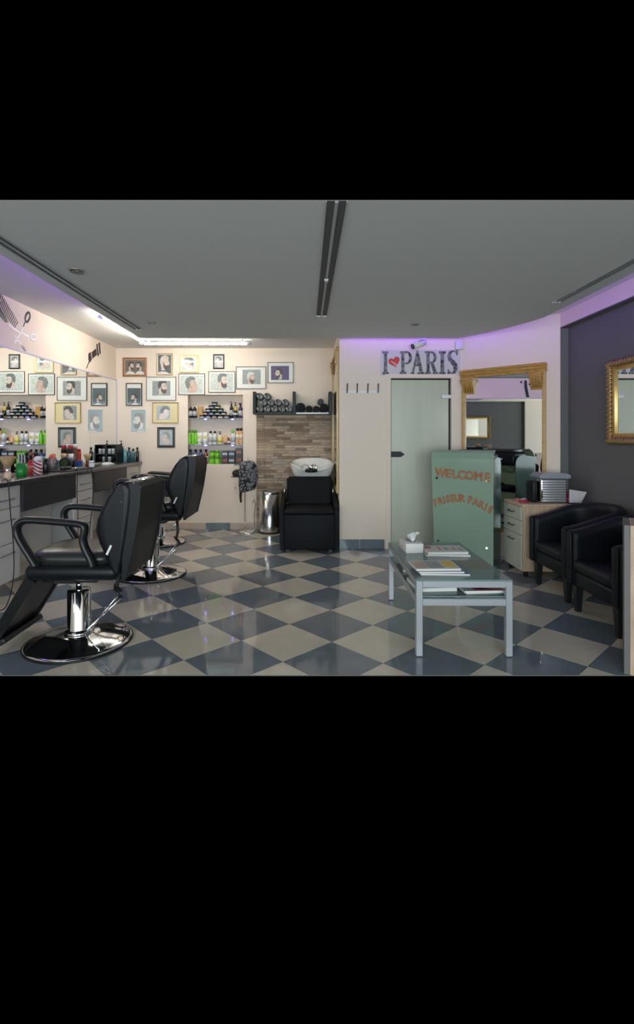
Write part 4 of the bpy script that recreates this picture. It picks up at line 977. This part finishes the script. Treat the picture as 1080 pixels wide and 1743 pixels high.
for z, x0, x1, th in ((.965,-.03,.04,.03),(.95,-.09,.09,.06),(.90,-.10,.12,.075),(.83,-.11,.13,.08),(.74,-.115,.14,.08),(.66,-.115,.12,.075),(.59,-.11,.10,.07),(.555,-.105,-.02,.05)):
    n = 28; ring = []
    for k in range(n):
        a = 2*PI*k/n; rip = 1+.18*math.sin(5*a+z*9)
        ring.append(((x0+x1)/2+(x1-x0)/2*math.cos(a), -.155+th*.75*rip*math.sin(a), z))
    rs.append(ring)
B().rings(rs).build('cloth', pattern('cape_print', (.012,.012,.014), (.20,.20,.21), 22), t)
b = B(); b.tube([(-.085,-.155,.58),(-.09,-.155,.50),(-.085,-.155,.42)], [.02,.016,.012], 8); b.build('tie_band', C('tie_black', (.02,.018,.012), .8), t)
t = thing('black_cap', 'black round cap hanging behind the patterned cape', 'cap', (-.90, 6.60, .735))
b = B(); b.sphere((0,0,.055), .075, 18, 8, (1,.5,.72)); b.build('crown', C('cap_cloth', (.03,.026,.022), .85), t)
b = B(); b.sphere((-.03,-.02,.012), .07, 16, 6, (.9,.6,.12)); b.build('brim', C('cap_cloth', (.03,.026,.022), .85), t)

# ------------------------------------------------------------------ coffee table with magazines
TX0, TX1, TY0, TY1, TZ = .648, 1.205, 2.865, 3.90, .448
t = thing('coffee_table', 'silver framed coffee table with a frosted glass top and lower shelf', 'table', ((TX0+TX1)/2, (TY0+TY1)/2, 0), math.radians(-.6))
hx, hy, s_ = (TX1-TX0)/2, (TY1-TY0)/2, .038
for x in (-hx, hx-s_):
    for y in (-hy, hy-s_):
        lg = B().box(x, x+s_, y, y+s_, .004, TZ-.008, bev=.003, seg=1).build('leg', SILVER, t)
        B().box(x+.004, x+s_-.004, y+.004, y+s_-.004, 0, .004).build('foot_pad', BLACKP, lg)
        if y < 0:
            b = B(); b.cyl((x+s_/2, y-.004, .316), (x+s_/2, y, .316), .0085, n=12); b.build('bolt', SILVER, lg)
for y in (-hy, hy-s_):
    B().box(-hx+s_, hx-s_, y, y+s_, TZ-.046, TZ-.008, bev=.002, seg=1).build('top_rail', SILVER, t)
    B().box(-hx+s_, hx-s_, y+.004, y+s_-.004, .296, .336, bev=.002, seg=1).build('lower_rail', SILVER, t)
for x in (-hx, hx-s_):
    B().box(x, x+s_, -hy+s_, hy-s_, TZ-.040, TZ-.008, bev=.002, seg=1).build('side_rail', SILVER, t)
    B().box(x+.004, x+s_-.004, -hy+s_, hy-s_, .300, .336, bev=.002, seg=1).build('side_rail', SILVER, t)
B().box(-hx+.002, hx-.002, -hy+.002, hy-.002, TZ-.008, TZ, bev=.001, seg=1).build('glass_top', TABLEG, t)
B().box(-hx+.006, hx-.006, -hy+.04, hy-.04, .3362, .342).build('glass_shelf', TABLEG, t)
t = thing('tissue_box', 'white tissue box with a tissue pulled up on the coffee table', 'tissue box', (.772, 3.64, TZ), math.radians(3))
B().box(-.063, .063, -.12, .12, 0, .068, bev=.003).build('carton', C('tissue_carton', (.72,.69,.66), .6), t)
b = B(); b.prism([(.035*math.cos(2*PI*k/16), .065*math.sin(2*PI*k/16)) for k in range(16)], XY(.068), 0, .0008); b.build('slot', C('slot_grey', (.25,.25,.25), .6), t)
b = B(); rs = []
for z, rx, ry, dx in ((.069,.006,.045,0),(.085,.018,.05,.008),(.105,.035,.03,.014),(.118,.04,.012,.03),(.122,.02,.004,.036)):
    rs.append([(dx+rx*(1+.3*math.sin(3*a))*math.cos(a), ry*(1+.25*math.cos(5*a))*math.sin(a), z+.006*math.sin(2*a)) for a in [2*PI*k/16 for k in range(16)]])
b.rings(rs); b.build('tissue', WHT, t)
def magazine(loc, w, d, h, rz, cover, accents, label, spine=None, grp='magazines on the coffee table', tilt=None):
    t = thing('magazine', label, 'magazine', loc, math.radians(rz), grp)
    if tilt: t.rotation_euler = (tilt[0], tilt[1], math.radians(rz))
    B().box(-w/2, w/2, -d/2, d/2, .0005, h-.0008).build('pages', C('paper', (.72,.70,.66), .7), t)
    b = B(); b.box(-w/2-.002, w/2+.002, -d/2-.002, d/2+.002, h-.0008, h); b.box(-w/2-.002, w/2+.002, -d/2-.002, d/2+.002, 0, .0005)
    cols = [cover]
    for (u0, u1, v0, v1, c) in accents:
        cols.append(c); b.mi = len(cols)-1
        b.box(-w/2+w*u0, -w/2+w*u1, -d/2+d*v0, -d/2+d*v1, h, h+.0003)
    b.build('cover', cols, t)
    return t
MWH = C('mag_white', (.66,.64,.62), .3); MBL = C('mag_blue', (.06,.13,.30), .3); MRD = C('mag_red', (.40,.05,.05), .3); MYE = C('mag_yellow', (.75,.50,.05), .3); MGY = C('mag_grey', (.28,.30,.33), .3); MDK = C('mag_dark', (.05,.05,.055), .3); MSK = C('mag_skin', (.50,.35,.28), .3)
magazine((.995, 3.53, TZ), .30, .21, .012, -3, MGY, [], 'lower, greyish magazine of the stack by the tissue box')
magazine((.99, 3.54, TZ+.0124), .28, .21, .016, 1, MWH, [(.03,.2,.55,.9,MRD),(.36,.41,.3,.8,MRD),(.5,.62,.3,.75,MGY),(.68,.8,.25,.7,MSK),(.85,.95,.2,.6,MGY)], 'white magazine with red headlines lying on the stack by the tissue box')
magazine((.84, 3.055, TZ), .29, .20, .010, -2, MBL, [], 'blue magazine at the bottom of the near stack on the table')
magazine((.815, 3.06, TZ+.0104), .27, .20, .011, 1, MGY, [(.6,.98,.05,.5,MBL)], 'grey and blue magazine in the middle of the near stack on the table')
magazine((.80, 3.08, TZ+.0218), .27, .20, .012, 2, MWH, [(.02,.3,.1,.9,MSK),(.32,.66,.1,.9,MGY),(.70,.96,.2,.9,MYE)], 'white magazine with a yellow corner on top of the near stack')
ZSH = .3421
magazine((.80, 3.54, ZSH), .21, .28, .02, -8, MDK, [(.1,.5,.2,.8,MRD)], 'dark book lying on the lower shelf at the left side', grp='magazines on the lower shelf')
magazine((.79, 3.11, ZSH), .24, .24, .022, 4, MWH, [(.05,.9,.1,.9,MDK)], 'white bordered dark book on the lower shelf in front of the dark one', grp='magazines on the lower shelf')
magazine((1.065, 3.08, ZSH), .24, .26, .012, 5, MGY, [], 'lower magazine of the right pile on the lower shelf', grp='magazines on the lower shelf')
magazine((1.06, 3.065, ZSH+.0124), .25, .28, .012, 2, MWH, [(.25,.95,.05,.95,MRD),(.35,.6,.1,.6,MSK),(.65,.9,.3,.8,GLB)], 'red magazine on top of the right pile on the lower shelf', grp='magazines on the lower shelf')

# ------------------------------------------------------------------ reception desk
t = thing('reception_desk', 'frosted green glass reception desk with orange lettering', 'reception desk', (1.32, 5.18, 0), math.radians(-33.4))
DW, DH = .62, 1.14
b = B(); b.rings([[(.035,-.006,0),(DW,-.006,0),(DW,.006,0),(.035,.006,0)], [(0,-.006,1.06),(DW,-.006,1.06),(DW,.006,1.06),(0,.006,1.06)]], smooth=False); b.build('front_panel', FROST, t)
b = B(); b.rings([[(0,-.006,1.0605),(DW,-.006,1.0605),(DW,.006,1.0605),(0,.006,1.0605)], [(-.006,.030,1.115),(DW-.002,.030,1.115),(DW-.002,.042,1.115),(-.006,.042,1.115)], [(-.008,.075,DH),(DW-.004,.075,DH),(DW-.004,.085,DH-.008),(-.008,.085,DH-.008)]], smooth=False); b.build('top_bend', FROST, t)
def curved_side(x, name):
    pts = [(.008,.02),(.008,1.055)]+[(.23+.12*math.sin(a), .98+.09*math.cos(a)) for a in [k*PI/2/6 for k in range(7)]]+[(.33,.02)]
    b = B(); b.prism(pts, lambda u, v, d: (d, u, v), x, x+.010); return b.build(name, SIDEG, t)
curved_side(DW-.012, 'side_panel'); curved_side(.066, 'side_panel')
b = B(); b.box(.05, DW+.03, -.0, .36, 0, .012, bev=.003); b.build('base_plate', SIDEG, t)
for z in (.30, .66, .955): B().box(.078, DW-.014, .01, .32, z, z+.012).build('shelf', mat('black_glass', (.012,.014,.014), .1), t)
for x, z in ((.06,.85),(.555,.84),(.075,.20),(.56,.185)):
    b = B(); b.cyl((x,-.016,z),(x,-.006,z),.011,.013,n=14); b.build('screw', CHROME, t)
def textmesh(s, size, name, parent, M, m, ext=.0012, off=.0):
    cu = bpy.data.curves.new('txt', 'FONT'); cu.body = s; cu.size = size; cu.extrude = ext; cu.align_x = 'CENTER'; cu.offset = 0; cu.bevel_depth = off; cu.bevel_resolution = 0; cu.resolution_u = 3
    o = bpy.data.objects.new('txt', cu); COL.objects.link(o)
    dg = bpy.context.evaluated_depsgraph_get(); me = bpy.data.meshes.new_from_object(o.evaluated_get(dg))
    bpy.data.objects.remove(o); me.transform(M); me.materials.clear(); me.materials.append(m)
    q = bpy.data.objects.new(name, me); COL.objects.link(q); q.parent = parent
    return q
R90 = Matrix.Rotation(PI/2, 4, 'X')
for k, ch in enumerate('WELCOME'):
    xx = [.080,.163,.232,.302,.382,.468,.548][k]; zz = [.868,.862,.858,.852,.850,.846,.838][k]
    textmesh(ch, .118, 'letter', t, Matrix.Translation((xx+.012, -.0082, zz)) @ R90 @ Matrix.Scale(.15,4,(0,0,1)) @ Matrix.Rotation([-.12,-.04,.02,.04,0,-.02,-.08][k],4,'Z') @ Matrix.Scale(.92,4,(1,0,0)), ORANGE, off=.0058)
word = 'FRISEUR PARIS'; wx = [.040,.090,.128,.164,.208,.256,.303,0,.378,.430,.482,.524,.562]
for k, ch in enumerate(word):
    if ch == ' ': continue
    xx = wx[k]; v = (xx-.29)/.26; zz = .640-.072*v*v-(.012*v if v > 0 else 0); ang = -.38*v
    textmesh(ch, .098, 'letter', t, Matrix.Translation((xx+.016, -.0082, zz-.015)) @ R90 @ Matrix.Scale(.15,4,(0,0,1)) @ Matrix.Rotation(ang,4,'Z') @ Matrix.Scale(.80,4,(1,0,0)), ORANGE, off=.0055)
def desk_at(u, v, z):
    a = math.radians(-33.4); return (1.32+u*math.cos(a)-v*math.sin(a), 5.18+u*math.sin(a)+v*math.cos(a), z)
ra = math.radians(-33.4)
t = thing('printer', 'black office printer on the top shelf of the reception desk', 'printer', desk_at(.40, .215, .9674), ra)
B().box(-.19, .19, -.11, .13, 0, .13, bev=.018).build('body', BLACKP, t)
B().box(-.17, .17, -.09, .11, .13, .175, bev=.012).build('scanner_lid', mat('printer_lid', (.03,.03,.032), .3), t)
B().box(-.05, .05, .1305, .134, .05, .075).build('badge', SILV, t)
t = thing('brown_box', 'small brown box beside the printer in the desk', 'box', desk_at(.155, .2, .9674), ra)
B().box(-.05, .05, -.05, .05, 0, .11, bev=.003).build('carton', C('brown_card', (.14,.07,.04), .6), t)
B().box(-.051, .051, -.051, .051, .1102, .118).build('lid', C('brown_card', (.14,.07,.04), .6), t)
t = thing('card_tray', 'black tray with small things on the middle desk shelf', 'tray', desk_at(.33, .18, .6724), ra)
B().box(-.17, .17, -.11, .11, 0, .05, bev=.006).build('tray', BLACKP, t)
B().box(-.08, .0, -.05, .05, .05, .075, bev=.01).build('pouch', RBR, t)
t = thing('paper_stack', 'stack of papers on the bottom desk shelf', 'papers', desk_at(.33, .18, .3124), ra)
B().box(-.12, .12, -.1, .1, 0, .05, bev=.002, seg=1).build('sheets', WHT, t); B().box(-.121, .121, -.101, .101, .0502, .056).build('folder', MDK, t)

# ------------------------------------------------------------------ rolling cabinet
t = thing('rolling_cabinet', 'beech rolling cabinet with three pale drawers beside the armchairs', 'cabinet', (2.235, 4.69, 0))
B().box(-.262, .262, -.2, .2, .055, .640).build('body', WOOD, t)
B().box(-.270, .268, -.208, .208, .6405, .665, bev=.003, seg=1).build('top', WOOD, t)
for z0, z1 in ((.515,.636),(.385,.511),(.062,.381)):
    d = B().box(-.280, -.2625, -.19, .19, z0, z1, bev=.002, seg=1).build('drawer', C('pale_green_front', (.48,.50,.42), .4), t)
    b = B(); zc = z1-.055; b.tube([(-.28,-.06,zc),(-.298,-.05,zc-.004),(-.298,.05,zc-.004),(-.28,.06,zc)], .006, 8); b.build('handle', C('handle_dark', (.10,.10,.09), .4, metal=.5), d)
for x in (-.22, .22):
    for y in (-.16, .16):
        b = B(); b.cyl((x-.012,y,.025),(x+.012,y,.025),.025,n=14); b.box(x-.008, x+.008, y-.008, y+.008, .04, .055); b.build('caster', BLACKP, t)
t = thing('metal_case', 'ribbed aluminium case on the rolling cabinet', 'case', (2.285, 4.66, .6652))
B().box(-.115, .125, -.10, .10, .0, .225, bev=.014, seg=3).build('body', mat('rib_gap_shade', (.20,.20,.21), .4, metal=.5), t)  # aluminium body coloured dark, painting shade into the gaps between the ribs
for k in range(9): B().box(-.105, .112, -.109, -.0995, .014+k*.0225, .014+k*.0225+.0165, bev=.004, seg=2).build('rib', ALU, t)
B().box(-.118, -.085, -.106, -.02, .006, .222, bev=.012, seg=3).build('corner_post', CHROME, t)
b = B(); b.prism([(-.125,.226),(.165,.226),(.165,.25),(.14,.272),(-.09,.276),(-.125,.25)], XZ(0), -.105, .105); bmesh.ops.bevel(b.bm, geom=b.bm.edges[:], offset=.008, segments=2, affect='EDGES'); b.build('lid', mat('case_lid', (.42,.42,.46), .35, metal=.4), t)
B().box(-.17, -.130, -.06, .09, .0, .20, bev=.008).build('side_pocket', BLACKP, t)
t = thing('red_tin', 'small red tin behind the aluminium case', 'tin', (2.452, 4.62, .6652))
B().lathe([(0,0),(.03,0),(.032,.004),(.032,.075),(0,.075)], 18).build('tin', C('deep_red', (.35,.02,.05), .35), t)
B().lathe([(0,.0755),(.033,.0755),(.032,.09),(0,.092)], 18).build('lid', C('deep_red', (.35,.02,.05), .35), t)
t = thing('brochure_stand', 'tilted white card holder against the dark wall', 'card holder', (2.46, 4.535, .6652))
b = B(); b.prism([(-.045,0),(.06,.0),(.115,.105),(-.045,.13)], XZ(0), -.004, .0, ); b.build('card', C('card_white', (.62,.60,.60), .5), t)
B().box(-.05, .05, -.02, .03, 0, .008).build('foot', BLACKP, t)
for k, (x, y, c, lab) in enumerate(((2.03, 4.60, MRD, 'red sweet packet nearest the cabinet corner'), (2.07, 4.70, WHT, 'white sweet packet among the red ones'), (2.02, 4.72, C('pack_pink', (.55,.15,.15), .3), 'pinkish sweet packet behind the white one'))):
    t = thing('sweet_packet', lab+' on the cabinet', 'packet', (x, y, .6652), .6*k, 'sweet packets on the cabinet')
    b = B(); b.rings([[(-.035,-.02,.003),(.035,-.02,.003),(.035,.02,.003),(-.035,.02,.003)], [(-.03,-.018,.018),(.03,-.018,.02),(.03,.018,.022),(-.03,.018,.018)], [(-.02,-.01,.026),(.02,-.01,.028),(.02,.01,.03),(-.02,.01,.026)]]); b.box(-.04,.04,-.022,.022,0,.003); b.build('packet', c, t)

# ------------------------------------------------------------------ tub armchairs
def armchair(loc, label):
    t = thing('tub_armchair', label, 'armchair', loc, 0, 'black tub armchairs along the dark wall')
    ALE = mat('dark_leather', (.007,.009,.013), .48, spec=.3, bump=.15, bscale=200)
    n = 26; rs = []
    for k in range(n+1):
        u = k/n
        # plan: straight arm, round back, straight arm
        if u < .3: x, y, nx_, ny_ = .34*u/.3, -.27, 0, -1
        elif u > .7: x, y, nx_, ny_ = .34*(1-u)/.3, .27, 0, 1
        else:
            a = -PI/2+PI*(u-.3)/.4; x, y = .34+.20*math.cos(a), .27*math.sin(a); nx_, ny_ = math.cos(a), math.sin(a)
        zt = .585+.135*math.sin(PI*u)**1.5
        o_, i_ = .04, -.045
        fl_ = 1+.35*(1 if .3 <= u <= .7 else 0)*0
        sec = [(o_*.7, .19), (o_, .22), (o_+.004, zt-.05), (o_, zt-.018), (o_*.5, zt), (i_*.5, zt), (i_, zt-.02), (i_, zt-.06), (i_*.9, .36), (i_*.8, .20)]
        rs.append([(x+nx_*s_, y+ny_*s_, z) for s_, z in sec])
    B().rings(rs).build('shell', ALE, t)
    B().box(.005, .50, -.228, .228, .19, .30, bev=.02).build('seat_base', ALE, t)
    B().box(-.012, .47, -.226, .226, .3005, .385, bev=.035, seg=4).build('seat_cushion', ALE, t)
    for y in (-.272, .272):
        b = B(); b.box(-.016, .002, y-.030, y+.030, .20, .575, bev=.012, seg=3); b.build('arm_front', ALE, t)
    for x, y in ((.04,-.24),(.04,.24),(.46,-.20),(.46,.20)):
        b = B(); b.rings([[(x-.017+.01*(x > .2)*0,y-.017,0),(x+.017,y-.017,0),(x+.017,y+.017,0),(x-.017,y+.017,0)], [(x-.027,y-.027,.19),(x+.027,y-.027,.19),(x+.027,y+.027,.19),(x-.027,y+.027,.19)]], smooth=False); b.build('leg', mat('dark_stained_leg', (.010,.010,.012), .35), t)
    return t
armchair((1.985, 4.06, 0), 'black tub armchair beside the rolling cabinet')
armchair((1.955, 3.385, 0), 'black tub armchair nearer the camera, by the wooden cabinet edge')

# ------------------------------------------------------------------ wooden cabinet at the right edge
t = thing('side_cabinet', 'light wooden cabinet at the right edge of the room', 'cabinet', (1.716, 2.668, 0), math.radians(-31.5))
B().box(.0, .028, 0, .30, 0, .80, bev=.002, seg=1).build('side_panel', mat('grey_edge', (.17,.165,.15), .5), t)
B().box(.0285, .30, 0, .30, 0, .735).build('front', WOOD, t)
B().box(.0285, .30, -.006, .30, .7365, .80).build('top_board', WOOD, t)
